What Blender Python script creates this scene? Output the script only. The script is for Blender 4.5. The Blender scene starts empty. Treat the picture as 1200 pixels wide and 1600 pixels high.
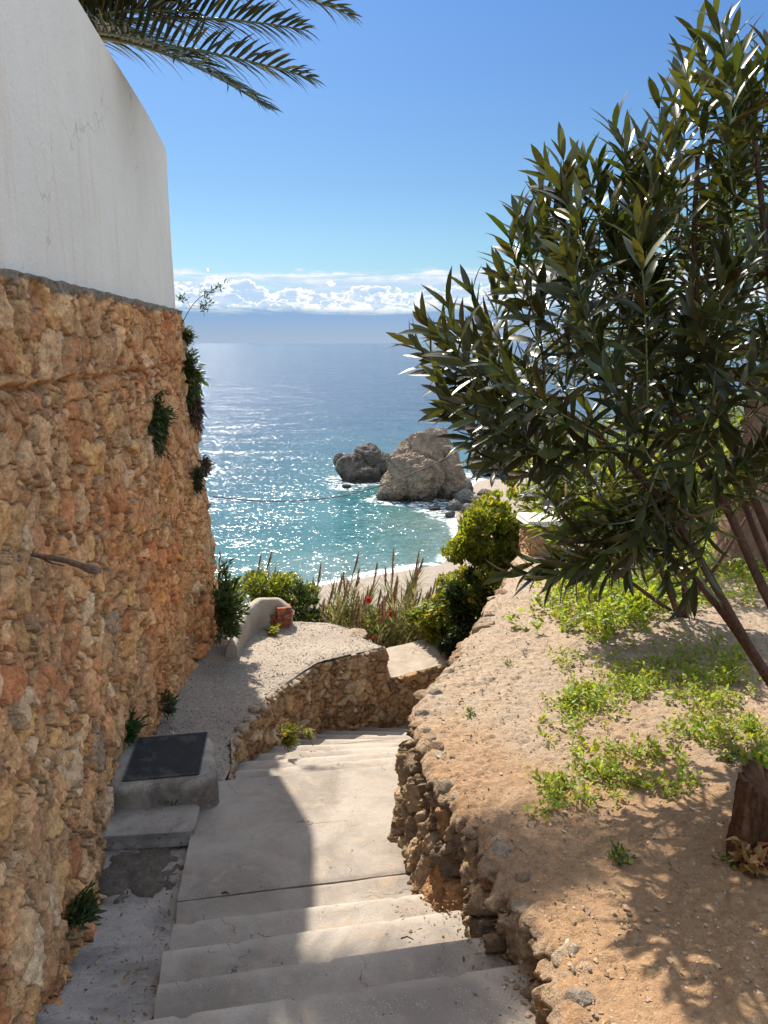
import bpy, math, random
import numpy as np
from mathutils import Vector
R = math.radians
rng = np.random.default_rng(7)
random.seed(7)
C = bpy.context.scene.collection
SC = bpy.context.scene

# ------------------------------------------------------------------ camera, sky, sun, exposure
PITCH = 12.4
cd = bpy.data.cameras.new('camera'); cam = bpy.data.objects.new('camera', cd); C.objects.link(cam)
cam.location = (0, 0, 0); cam.rotation_euler = (R(90 - PITCH), 0, 0)
cd.sensor_fit = 'VERTICAL'; cd.sensor_height = 32; cd.lens = 24; cd.clip_start = 0.05; cd.clip_end = 100000
SC.camera = cam
SUN_AZ, SUN_EL = -23.0, 47.0          # degrees right of +Y, above the horizon
EXPO = 1.75
SC.view_settings.view_transform = 'Standard'; SC.view_settings.look = 'None'
SC.view_settings.exposure = EXPO; SC.view_settings.gamma = 1
SC.render.engine = 'CYCLES'
SC.cycles.max_bounces = 8; SC.cycles.transparent_max_bounces = 8
SC.cycles.sample_clamp_indirect = 4
SC.cycles.use_denoising = True

class NT:
    """small node tree helper"""
    def __init__(s, tree): s.t = tree; s.t.nodes.clear()
    def n(s, typ, **kw):
        nd = s.t.nodes.new(typ)
        for k, v in kw.items():
            if k.startswith('i_'):
                key = k[2:]; nd.inputs[int(key) if key.isdigit() else key.replace('_', ' ')].default_value = v
            else: setattr(nd, k, v)
        return nd
    def l(s, a, b): s.t.links.new(a, b)
    def put(s, sock, v):
        if isinstance(v, bpy.types.NodeSocket): s.l(v, sock)
        else: sock.default_value = v
    def m(s, op, a, b=0.0, c=0.0, clamp=False):
        nd = s.n('ShaderNodeMath', operation=op, use_clamp=clamp)
        s.put(nd.inputs[0], a); s.put(nd.inputs[1], b); s.put(nd.inputs[2], c)
        return nd.outputs[0]
    def mix(s, f, a, b, blend='MIX'):
        nd = s.n('ShaderNodeMix', data_type='RGBA', blend_type=blend)
        s.put(nd.inputs[0], f)
        for i, v in ((6, a), (7, b)):
            if isinstance(v, tuple) and len(v) == 3: v = (*v, 1)
            s.put(nd.inputs[i], v)
        return nd.outputs[2]
    def ramp(s, f, stops, interp='LINEAR'):
        nd = s.n('ShaderNodeValToRGB'); nd.color_ramp.interpolation = interp
        e = nd.color_ramp.elements
        while len(e) < len(stops): e.new(0.5)
        for el, (p, c) in zip(e, stops):
            el.position = p; el.color = (*c, 1) if isinstance(c, tuple) else (c, c, c, 1)
        s.put(nd.inputs[0], f); return nd.outputs[0]
    def noise(s, vec, scale, detail=4, rough=0.55, dist=0.0, dims='3D'):
        nd = s.n('ShaderNodeTexNoise', noise_dimensions=dims)
        nd.inputs['Scale'].default_value = scale; nd.inputs['Detail'].default_value = detail
        nd.inputs['Roughness'].default_value = rough; nd.inputs['Distortion'].default_value = dist
        if vec is not None: s.l(vec, nd.inputs['Vector'])
        return nd.outputs[0]
    def sstep(s, x, a, b):
        nd = s.n('ShaderNodeMapRange', interpolation_type='SMOOTHSTEP')
        s.put(nd.inputs[0], x); nd.inputs[1].default_value = a; nd.inputs[2].default_value = b
        return nd.outputs[0]

W = bpy.data.worlds.new('World'); SC.world = W; W.use_nodes = True
W.cycles.sampling_method = 'MANUAL'; W.cycles.sample_map_resolution = 512
def build_world():
    t = NT(W.node_tree)
    out = t.n('ShaderNodeOutputWorld'); bg = t.n('ShaderNodeBackground')
    bg.inputs[1].default_value = 0.15
    t.l(bg.outputs[0], out.inputs[0])
    sky = t.n('ShaderNodeTexSky', sky_type='NISHITA')
    sky.sun_disc = False; sky.sun_elevation = R(SUN_EL); sky.sun_rotation = R(SUN_AZ)
    sky.altitude = 20; sky.air_density = 1.0; sky.dust_density = 0.6; sky.ozone_density = 2.0
    tc = t.n('ShaderNodeTexCoord'); sep = t.n('ShaderNodeSeparateXYZ'); t.l(tc.outputs['Generated'], sep.inputs[0])
    az = t.m('MULTIPLY', t.m('ARCTAN2', sep.outputs[0], sep.outputs[1]), 57.2958)
    el = t.m('MULTIPLY', t.m('ARCSINE', sep.outputs[2]), 57.2958)
    # low sky ahead darkened; overhead and sides brightened and warmed as added shade fill
    tint = t.ramp(t.m('DIVIDE', el, 60.0, clamp=True), [(0.0, (0.145, 0.185, 0.210)), (0.12, (0.133, 0.183, 0.212)), (0.18, (0.122, 0.172, 0.212)), (0.36, (0.108, 0.168, 0.240)), (0.62, (0.62, 0.60, 0.58)), (0.8, (1.42, 1.16, 0.86))])
    side = t.ramp(t.m('DIVIDE', el, 60.0, clamp=True), [(0.0, (0.9, 0.85, 0.82)), (0.5, (1.48, 1.16, 0.85)), (0.8, (1.74, 1.28, 0.86))])
    fw = t.sstep(t.m('DIVIDE', sep.outputs[1], t.m('SQRT', t.m('ADD', t.m('MULTIPLY', sep.outputs[0], sep.outputs[0]), t.m('MULTIPLY', sep.outputs[1], sep.outputs[1])))), 0.25, 0.85)
    col = t.mix(1.0, sky.outputs[0], t.mix(fw, side, tint), 'MULTIPLY')
    # cumulus bank low over the sea
    cv = t.n('ShaderNodeCombineXYZ')
    t.l(t.m('MULTIPLY', az, 0.25), cv.inputs[0]); t.l(t.m('MULTIPLY', el, 0.62), cv.inputs[1])
    cv2 = t.n('ShaderNodeCombineXYZ')
    t.l(t.m('MULTIPLY', az, 0.10), cv2.inputs[0]); t.l(t.m('MULTIPLY', el, 1.0), cv2.inputs[1]); cv2.inputs[2].default_value = 4.0
    n2 = t.noise(cv2.outputs[0], 1.5, 8, 0.62, 0.5)
    def layer(z, top, amp, low, soft, w, sc):
        """one bank of billows: bright rim along its upper edge, grey-blue body below"""
        c = t.n('ShaderNodeCombineXYZ'); t.l(t.m('MULTIPLY', az, 0.36 * sc), c.inputs[0]); t.l(t.m('MULTIPLY', el, 0.62 * sc), c.inputs[1]); c.inputs[2].default_value = z
        wn = t.n('ShaderNodeTexNoise'); wn.inputs['Scale'].default_value = 2.5; wn.inputs['Detail'].default_value = 3; t.l(c.outputs[0], wn.inputs['Vector'])
        wa = t.n('ShaderNodeVectorMath', operation='MULTIPLY_ADD'); t.l(wn.outputs['Color'], wa.inputs[0]); wa.inputs[1].default_value = (.35, .35, 0); t.l(c.outputs[0], wa.inputs[2])
        v = t.n('ShaderNodeTexVoronoi'); v.inputs['Scale'].default_value = 1.6; v.inputs['Detail'].default_value = 3; v.inputs['Roughness'].default_value = 0.55; t.l(wa.outputs[0], v.inputs['Vector'])
        c1 = t.n('ShaderNodeCombineXYZ'); t.l(t.m('MULTIPLY', az, 0.11), c1.inputs[0]); c1.inputs[1].default_value = z * 3.1
        big = t.noise(c1.outputs[0], 1.0, 2, 0.5)
        f = t.m('SUBTRACT', top, el)
        f = t.m('ADD', f, t.m('MULTIPLY', t.m('SUBTRACT', 0.42, v.outputs['Distance']), amp))
        f = t.m('ADD', f, t.m('MULTIPLY', t.m('SUBTRACT', big, 0.5), low))
        d = t.sstep(f, 0.0, soft)
        return d, t.m('MULTIPLY', d, t.m('SUBTRACT', 1.0, t.sstep(f, soft * .8, w)))
    d1, l1 = layer(0.7, 5.3, 2.0, 4.2, .12, .75, 1.0)
    d2, l2 = layer(3.3, 4.3, 1.7, 3.0, .10, .55, 1.3)
    d3, l3 = layer(7.9, 3.25, 1.0, 1.0, .25, 1.25, 1.5)
    d4, l4 = layer(12.4, 5.55, 0.5, 0.8, .5, 1.1, .8)
    wisp = t.sstep(n2, 0.42, 0.66)
    dens = t.m('MAXIMUM', t.m('MAXIMUM', d1, d2), t.m('MAXIMUM', d3, t.m('MULTIPLY', d4, t.sstep(n2, 0.36, 0.56))))
    base_ = t.sstep(t.m('ADD', el, t.m('MULTIPLY', t.m('SUBTRACT', n2, 0.5), 1.4)), 2.0, 2.75)
    dens = t.m('MULTIPLY', dens, base_)
    lit = t.m('MAXIMUM', t.m('MAXIMUM', l1, t.m('MULTIPLY', l2, 0.9)), t.m('MULTIPLY', l3, 0.85))
    lit = t.m('MAXIMUM', lit, t.m('MULTIPLY', l4, t.m('ADD', 0.25, t.m('MULTIPLY', wisp, 0.6))))
    lit = t.m('ADD', lit, t.m('MULTIPLY', wisp, 0.28), clamp=True)
    ccol = t.mix(lit, (1.02, 1.38, 1.88), (2.3, 2.24, 2.15))
    # haze under the bank
    hz = t.m('SUBTRACT', 1.0, t.sstep(t.m('ADD', el, t.m('MULTIPLY', t.m('SUBTRACT', n2, 0.5), 0.9)), 2.0, 3.0))
    hcol = t.mix(t.sstep(el, 0.0, 2.4), (0.78, 1.0, 1.32), (0.56, 0.90, 1.42))
    col = t.mix(hz, col, hcol)
    col = t.mix(t.m('MULTIPLY', dens, 0.93), col, ccol)
    t.l(col, bg.inputs[0])
build_world()
sund = bpy.data.lights.new('sun', 'SUN'); sund.energy = 2.8; sund.angle = R(0.55); sund.color = (1.0, 0.92, 0.80)
sun = bpy.data.objects.new('sun', sund); C.objects.link(sun)
SV = Vector((math.sin(R(SUN_AZ)) * math.cos(R(SUN_EL)), math.cos(R(SUN_AZ)) * math.cos(R(SUN_EL)), math.sin(R(SUN_EL))))
sun.rotation_euler = SV.to_track_quat('Z', 'Y').to_euler(); sun.location = SV * 50

# ------------------------------------------------------------------ maths helpers
CP, SP = math.cos(R(PITCH)), math.sin(R(PITCH))
def P(u, v, z=None, y=None, d=None):
    """the point where the sight line of a photo pixel meets a level, a distance north or a depth"""
    X, Y = (u - 600) / 1200, (800 - v) / 1200
    k = np.array([X, CP + Y * SP, -SP + Y * CP])
    if z is not None: return k * (z / k[2])
    if y is not None: return k * (y / k[1])
    return k * d
def hsh(i, j, k, seed):
    h = (i.astype(np.int64) * 73856093) ^ (j.astype(np.int64) * 19349663) ^ (k.astype(np.int64) * 83492791) ^ (seed * 2654435761 & 0x7fffffff)
    h = (h ^ (h >> 13)) * 1274126177 & 0xffffffff
    h = (h ^ (h >> 16)) * 2246822519 & 0xffffffff
    h = h ^ (h >> 15)
    return (h & 0xffffff) / float(0xffffff)
def vnoise(x, y, z=None, seed=0):
    x = np.asarray(x, float); y = np.asarray(y, float); z = np.zeros_like(x) if z is None else np.asarray(z, float)
    x0, y0, z0 = np.floor(x), np.floor(y), np.floor(z)
    fx, fy, fz = x - x0, y - y0, z - z0
    fx, fy, fz = (f * f * (3 - 2 * f) for f in (fx, fy, fz))
    r = 0
    for a in (0, 1):
        for b in (0, 1):
            for c in (0, 1):
                w = (fx if a else 1 - fx) * (fy if b else 1 - fy) * (fz if c else 1 - fz)
                r = r + w * hsh(x0 + a, y0 + b, z0 + c, seed)
    return r * 2 - 1
def fbm(x, y, z=None, o=4, seed=0, g=0.5, ridge=False):
    r = 0; a = 1; s = 0
    z = np.zeros_like(np.asarray(x, float)) if z is None else z
    for k in range(o):
        n = vnoise(x * 2 ** k, y * 2 ** k, z * 2 ** k, seed + 17 * k)
        if ridge: n = 1 - 2 * np.abs(n)
        r = r + a * n; s += a; a *= g
    return r / s
def ss(x, a, b):
    t = np.clip((x - a) / (b - a), 0, 1); return t * t * (3 - 2 * t)
def stones(U, V, su, sv, seed, jit=0.9, p=2.6, an=0.35):
    """irregular stones: distance to the joint, three random numbers and the offset inside each stone"""
    a, b = U / su, V / sv
    j0 = np.floor(b)
    F1 = np.full(U.shape, 9.0); F2 = F1.copy()
    I = np.zeros(U.shape); J = np.zeros(U.shape); DX = np.zeros(U.shape); DY = np.zeros(U.shape)
    for dj in (-1, 0, 1):
        row = j0 + dj; off = (np.mod(row, 2)) * 0.5
        i0 = np.floor(a - off)
        for di in (-2, -1, 0, 1, 2):
            ci = i0 + di
            cx = ci + off + 0.5 + jit * (hsh(ci, row, row * 0, seed) - 0.5)
            cy = row + 0.5 + jit * (hsh(ci, row, row * 0, seed + 1) - 0.5)
            ax = 1 + an * (hsh(ci, row, row * 0, seed + 2) * 2 - 1); ay = 1 + an * (hsh(ci, row, row * 0, seed + 3) * 2 - 1)
            th = (hsh(ci, row, row * 0, seed + 5) - 0.5) * 1.0
            dx0, dy0 = a - cx, b - cy
            dx = dx0 * np.cos(th) + dy0 * np.sin(th); dy = -dx0 * np.sin(th) + dy0 * np.cos(th)
            d = (np.abs(dx / ax) ** p + np.abs(dy / ay) ** p) ** (1 / p) - 0.22 * hsh(ci, row, row * 0, seed + 4)
            nb = d < F1
            F2 = np.where(nb, F1, np.minimum(F2, d))
            I = np.where(nb, ci, I); J = np.where(nb, row, J); DX = np.where(nb, dx, DX); DY = np.where(nb, dy, DY)
            F1 = np.where(nb, d, F1)
    r = [hsh(I, J, J * 0, seed + 20 + k) for k in range(5)]
    return F1, F2 - F1, r, DX, DY
def pick(r, pal):
    """palette [(weight, colour)] looked up with random r"""
    w = np.array([q[0] for q in pal]); w = np.cumsum(w) / w.sum()
    idx = np.clip(np.searchsorted(w, r.ravel()), 0, len(pal) - 1)
    return np.array([q[1] for q in pal])[idx].reshape(*r.shape, 3)

# ------------------------------------------------------------------ object helpers
def props(o, label=None, cat=None, group=None, kind=None):
    if label: o['label'] = label
    if cat: o['category'] = cat
    if group: o['group'] = group
    if kind: o['kind'] = kind
    return o
def mesh(name, V, F, mat, parent=None, col=None, smooth=True, attr=None):
    """V (n,3); F: (m,k) array or list of such arrays / python lists"""
    me = bpy.data.meshes.new(name)
    V = np.asarray(V, np.float32).reshape(-1, 3)
    Fs = F if isinstance(F, list) else [F]
    loops = []; starts = []; tot = []; s = 0
    for f in Fs:
        f = np.asarray(f, np.int32)
        if f.size == 0: continue
        if f.ndim == 1: f = f[None]
        loops.append(f.ravel()); k = f.shape[1]
        starts.append(s + np.arange(f.shape[0]) * k); tot.append(np.full(f.shape[0], k)); s += f.size
    loops = np.concatenate(loops); starts = np.concatenate(starts); tot = np.concatenate(tot)
    me.vertices.add(len(V)); me.vertices.foreach_set('co', V.ravel())
    me.loops.add(len(loops)); me.loops.foreach_set('vertex_index', loops)
    me.polygons.add(len(starts)); me.polygons.foreach_set('loop_start', starts.astype(np.int32)); me.polygons.foreach_set('loop_total', tot.astype(np.int32))
    me.update(calc_edges=True)
    me.polygons.foreach_set('use_smooth', np.full(len(starts), smooth, bool))
    if col is not None:
        c = np.asarray(col, np.float32).reshape(-1, 3); c = np.concatenate([np.clip(c, 0, 1), np.ones((len(c), 1), np.float32)], 1)
        ca = me.color_attributes.new('Col', 'FLOAT_COLOR', 'POINT'); ca.data.foreach_set('color', c.ravel())
    for k, v in (attr or {}).items():
        at = me.attributes.new(k, 'FLOAT', 'POINT'); at.data.foreach_set('value', np.asarray(v, np.float32).ravel())
    me.materials.append(mat); me.validate()
    o = bpy.data.objects.new(name, me); C.objects.link(o)
    if parent: o.parent = parent
    return o
def grid_faces(n, m, off=0, flip=False):
    i = np.arange(n - 1)[:, None] * m + np.arange(m - 1)[None, :]
    q = np.stack([i, i + 1, i + m + 1, i + m], -1).reshape(-1, 4) + off
    return q[:, ::-1] if flip else q
def grid(name, X, Y, Z, mat, parent=None, col=None, flip=False, smooth=True, attr=None):
    n, m = X.shape
    return mesh(name, np.stack([X, Y, Z], -1), grid_faces(n, m, flip=flip), mat, parent, col, smooth, attr)
def empty(name, loc, label, cat, group=None, rz=0):
    o = bpy.data.objects.new(name, None); C.objects.link(o); o.location = tuple(loc); o.rotation_euler.z = rz
    o.empty_display_size = 0.1
    return props(o, label, cat, group)
class Acc:
    """gathers pieces of ONE mesh"""
    def __init__(s): s.V = []; s.F = []; s.Cc = []; s.n = 0
    def add(s, V, F, col=None):
        V = np.asarray(V, float).reshape(-1, 3)
        for f in (F if isinstance(F, list) else [F]):
            s.F.append(np.asarray(f) + s.n)
        s.V.append(V); s.n += len(V)
        c = np.array([.5, .5, .5]) if col is None else np.asarray(col, float)
        s.Cc.append(np.broadcast_to(c, (len(V), 3)) if c.ndim == 1 else c.reshape(-1, 3))
    def build(s, name, mat, parent=None, smooth=True, origin=None, attr=None):
        V = np.concatenate(s.V)
        if origin is not None: V = V - np.asarray(origin)
        o = mesh(name, V, s.F, mat, parent, np.concatenate(s.Cc), smooth, attr)
        if origin is not None and parent is None: o.location = tuple(origin)
        return o
def tube(pts, rad, sides=8, wob=0, seed=0, cap=True):
    pts = np.asarray(pts, float); n = len(pts); rad = np.broadcast_to(np.asarray(rad, float), (n,))
    T = np.gradient(pts, axis=0); T /= np.linalg.norm(T, axis=1)[:, None] + 1e-9
    ref = np.array([0.31, 0.17, 0.93]); ref = np.array([1.0, 0.1, 0]) if abs(T[0] @ ref) > .9 else ref
    A = np.cross(T, ref); A /= np.linalg.norm(A, axis=1)[:, None] + 1e-9; B = np.cross(T, A)
    th = np.arange(sides) * 2 * math.pi / sides
    rr = rad[:, None] * (1 + (wob * vnoise(np.arange(n)[:, None] * .7 + seed, np.arange(sides)[None, :] * 1.3 + np.zeros((n, 1)), None, seed) if wob else 0))
    V = pts[:, None, :] + rr[..., None] * (np.cos(th)[None, :, None] * A[:, None] + np.sin(th)[None, :, None] * B[:, None])
    i = np.arange(n - 1)[:, None] * sides; j = np.arange(sides)[None, :]; j2 = (j + 1) % sides
    F = [np.stack([i + j, i + j2, i + sides + j2, i + sides + j], -1).reshape(-1, 4)]
    if cap: F += [np.arange(sides)[None, ::-1], (np.arange(sides) + (n - 1) * sides)[None]]
    return V.reshape(-1, 3), F
def bez(a, b, c, n=8):
    t = np.linspace(0, 1, n)[:, None]
    return (1 - t) ** 2 * np.asarray(a) + 2 * t * (1 - t) * np.asarray(b) + t * t * np.asarray(c)
def path_interp(pts, n):
    pts = np.asarray(pts, float); d = np.r_[0, np.cumsum(np.linalg.norm(np.diff(pts, axis=0), axis=1))]
    s = np.linspace(0, d[-1], n)
    return np.stack([np.interp(s, d, pts[:, k]) for k in range(pts.shape[1])], 1)
def smooth_path(pts, n, it=3):
    p = path_interp(pts, n)
    for _ in range(it): p[1:-1] = (p[:-2] + 2 * p[1:-1] + p[2:]) / 4
    return p
def norm(v): return v / (np.linalg.norm(v, axis=-1, keepdims=True) + 1e-9)
def leaves(B, D, N, L, Wd, droop=0.0, prof=(0.35, 1.0, 0.85, 0.0), fold=0.25, mid=True):
    """many leaves: base B, direction D, upper side N, length L, width Wd -> V, F (quads), rows per leaf"""
    n = len(B); D = norm(D); S = norm(np.cross(D, N)); N2 = np.cross(S, D)
    k = len(prof); L = np.broadcast_to(L, (n,)); Wd = np.broadcast_to(Wd, (n,)); droop = np.broadcast_to(droop, (n,))
    rows = []
    for i, w in enumerate(prof):
        t = i / (k - 1)
        c = B + D * (L * t)[:, None] - N2 * (droop * L * t * t)[:, None]
        hw = (Wd * w / 2)[:, None]
        up = N2 * (hw * fold)
        if mid: rows.append(np.stack([c + S * hw + up, c, c - S * hw + up], 1))
        else: rows.append(np.stack([c + S * hw, c - S * hw], 1))
    V = np.stack(rows, 1); m = V.shape[2]        # n,k,m,3
    loc = grid_faces(k, m)
    F = (loc[None] + (np.arange(n) * k * m)[:, None, None]).reshape(-1, 4)
    return V.reshape(-1, 3), F, k * m
def rand_dirs(n, r=rng):
    v = r.normal(size=(n, 3)); return norm(v)

# ------------------------------------------------------------------ materials
def new_mat(name):
    m = bpy.data.materials.new(name); m.use_nodes = True
    t = NT(m.node_tree); out = t.n('ShaderNodeOutputMaterial'); b = t.n('ShaderNodeBsdfPrincipled')
    t.l(b.outputs[0], out.inputs[0]); return m, t, b, out
def obj_co(t): return t.n('ShaderNodeTexCoord').outputs['Object']
def attr_mat(name, rough=0.9, var=0.25, vscale=9, bumps=((60, 0.004), (220, 0.0015)), spec=0.3, base=None, speck=None):
    m, t, b, out = new_mat(name); co = obj_co(t)
    if base is None:
        a = t.n('ShaderNodeAttribute', attribute_name='Col'); col = a.outputs[0]
    else: col = t.n('ShaderNodeRGB'); col.outputs[0].default_value = (*base, 1); col = col.outputs[0]
    n = t.noise(co, vscale, 6, 0.65)
    v = t.ramp(n, [(0.25, 1 - var), (0.75, 1 + var)])
    v.node.color_ramp.elements[1].color = (1 + var, 1 + var * .95, 1 + var * .85, 1)
    col = t.mix(1.0, col, v, 'MULTIPLY')
    if speck:
        sn = t.noise(co, speck[0], 3, 0.7); col = t.mix(t.m('MULTIPLY', t.sstep(sn, speck[1], speck[1] + 0.08), speck[3]), col, speck[2])
    t.l(col, b.inputs['Base Color'])
    b.inputs['Roughness'].default_value = rough; b.inputs['Specular IOR Level'].default_value = spec
    prev = None
    for sc, dist in bumps:
        bp = t.n('ShaderNodeBump'); bp.inputs['Strength'].default_value = 1.0; bp.inputs['Distance'].default_value = dist
        t.l(t.noise(co, sc, 5, 0.65), bp.inputs['Height'])
        if prev: t.l(prev, bp.inputs['Normal'])
        prev = bp.outputs[0]
    if prev: t.l(prev, b.inputs['Normal'])
    return m
def leaf_mat(name, rough=0.45, trans=(0.25, 0.4, 0.05), tw=0.35, spec=0.5, coat=0.0):
    m, t, b, out = new_mat(name)
    a = t.n('ShaderNodeAttribute', attribute_name='Col')
    n = t.noise(obj_co(t), 30, 3, 0.6)
    col = t.mix(1.0, a.outputs[0], t.ramp(n, [(0.3, 0.75), (0.7, 1.0)]), 'MULTIPLY')
    t.l(col, b.inputs['Base Color']); b.inputs['Roughness'].default_value = rough; b.inputs['Specular IOR Level'].default_value = spec
    tr = t.n('ShaderNodeBsdfTranslucent')
    t.l(t.mix(1.0, col, (*trans, 1), 'MULTIPLY'), tr.inputs[0])
    ad = t.n('ShaderNodeMixShader'); ad.inputs[0].default_value = tw
    t.l(b.outputs[0], ad.inputs[1]); t.l(tr.outputs[0], ad.inputs[2]); t.l(ad.outputs[0], out.inputs[0])
    return m
M_WALL = attr_mat('rubble_masonry', 0.93, 0.5, 24, ((26, 0.03), (110, 0.014)), 0.2, speck=(55, 0.60, (0.17, 0.10, 0.06), 0.55))
M_ROCK = attr_mat('sea_rock', 0.9, 0.45, 0.9, ((1.2, 0.6), (5, 0.2)), 0.2)
M_BARK = attr_mat('bark', 0.9, 0.45, 30, ((60, 0.010), (220, 0.004)), 0.2)
M_OLE = leaf_mat('oleander_leaf', 0.34, (2.6, 2.4, 0.8), 0.17, 0.42)
M_LEAF = leaf_mat('soft_leaf', 0.5, (2.6, 2.3, 0.9), 0.42, 0.4)
M_DARKLEAF = leaf_mat('dense_leaf', 0.55, (2.0, 2.0, 0.8), 0.25, 0.3)
M_PALM = leaf_mat('palm_leaf', 0.38, (1.6, 1.5, 0.7), 0.18, 0.5)
M_DRY = leaf_mat('dry_stalk', 0.7, (1.3, 1.2, 1.0), 0.35, 0.2)
M_PETAL = leaf_mat('petal', 0.6, (1.3, 1.0, 1.0), 0.4, 0.2)
M_PEB = attr_mat('pebble', 0.85, 0.2, 60, ((200, 0.001),), 0.3)

def concrete_mat(name, base, dark, stain, warm, sc=1.0):
    m, t, b, out = new_mat(name); co = obj_co(t)
    n1 = t.noise(co, 2.2 * sc, 6, 0.65, 0.3); n2 = t.noise(co, 9 * sc, 5, 0.7, 0.6); n3 = t.noise(co, 160, 3, 0.75)
    col = t.mix(t.sstep(n1, 0.35, 0.68), base, dark)
    col = t.mix(t.m('MULTIPLY', t.sstep(n2, 0.5, 0.75), stain), col, warm)
    # small exposed aggregate
    vo = t.n('ShaderNodeTexVoronoi'); vo.inputs['Scale'].default_value = 95; t.l(co, vo.inputs['Vector'])
    ag = t.m('MULTIPLY', t.m('LESS_THAN', vo.outputs['Distance'], 0.22), t.sstep(t.noise(co, 7, 3, .6), 0.45, 0.6))
    agc = t.mix(0.5, vo.outputs['Color'], (0.45, 0.40, 0.36)); agc = t.mix(0.55, agc, base)
    col = t.mix(t.m('MULTIPLY', ag, 0.9), col, agc)
    col = t.mix(t.m('MULTIPLY', t.sstep(n3, 0.50, 0.66), 0.6), col, dark)
    # dark specks / pits
    n4 = t.noise(co, 46, 2, 0.5); pit = t.sstep(n4, 0.72, 0.76)
    col = t.mix(t.m('MULTIPLY', pit, 0.7), col, tuple(0.25 * c for c in dark))
    # lip paled for wear and painted edge light; dirt swept into tread backs
    wa_ = t.n('ShaderNodeAttribute', attribute_name='wear_and_light').outputs['Fac']
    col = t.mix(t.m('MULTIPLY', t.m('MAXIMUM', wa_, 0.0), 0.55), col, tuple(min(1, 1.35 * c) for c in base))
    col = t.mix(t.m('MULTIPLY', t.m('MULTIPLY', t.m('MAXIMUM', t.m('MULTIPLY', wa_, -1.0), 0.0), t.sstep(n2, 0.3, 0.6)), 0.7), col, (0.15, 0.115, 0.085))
    # hairline cracks
    nw = t.n('ShaderNodeTexNoise'); nw.inputs['Scale'].default_value = 5; nw.inputs['Detail'].default_value = 4; t.l(co, nw.inputs['Vector'])
    va = t.n('ShaderNodeVectorMath', operation='MULTIPLY_ADD'); t.l(nw.outputs['Color'], va.inputs[0]); va.inputs[1].default_value = (.35, .35, .35); t.l(co, va.inputs[2])
    vc = t.n('ShaderNodeTexVoronoi', feature='DISTANCE_TO_EDGE'); vc.inputs['Scale'].default_value = 1.7; t.l(va.outputs[0], vc.inputs['Vector'])
    crack = t.m('MULTIPLY', t.m('LESS_THAN', vc.outputs['Distance'], 0.003), t.sstep(t.noise(co, 3.1, 2, .5), 0.54, 0.6))
    col = t.mix(t.m('MULTIPLY', crack, 0.75), col, tuple(0.3 * c for c in dark))
    t.l(col, b.inputs['Base Color']); b.inputs['Roughness'].default_value = 0.88; b.inputs['Specular IOR Level'].default_value = 0.25
    h = t.m('ADD', t.m('MULTIPLY', n2, 1.0), t.m('MULTIPLY', n3, 0.35))
    h = t.m('SUBTRACT', h, t.m('ADD', t.m('MULTIPLY', pit, 0.6), t.m('MULTIPLY', crack, 0.8)))
    bp = t.n('ShaderNodeBump'); bp.inputs['Strength'].default_value = 1.0; bp.inputs['Distance'].default_value = 0.010
    t.l(h, bp.inputs['Height']); t.l(bp.outputs[0], b.inputs['Normal'])
    return m
M_CONC = concrete_mat('step_concrete', (0.36, 0.315, 0.265), (0.215, 0.185, 0.155), 0.7, (0.40, 0.30, 0.205))
M_STRIP = concrete_mat('rough_concrete', (0.37, 0.33, 0.29), (0.20, 0.175, 0.155), 0.7, (0.22, 0.15, 0.10), 1.8)
M_PLAST = concrete_mat('weathered_render', (0.40, 0.34, 0.27), (0.28, 0.23, 0.18), 0.5, (0.40, 0.29, 0.19), 1.5)
M_DARKM = attr_mat('black_mesh_plate', 0.6, 0.3, 14, (), 0.4, base=(0.036, 0.036, 0.038), speck=(7, 0.52, (0.11, 0.10, 0.09), 0.55))
M_WIRE = attr_mat('cable_rubber', 0.6, 0.1, 4, (), 0.4, base=(0.05, 0.05, 0.05))

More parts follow.
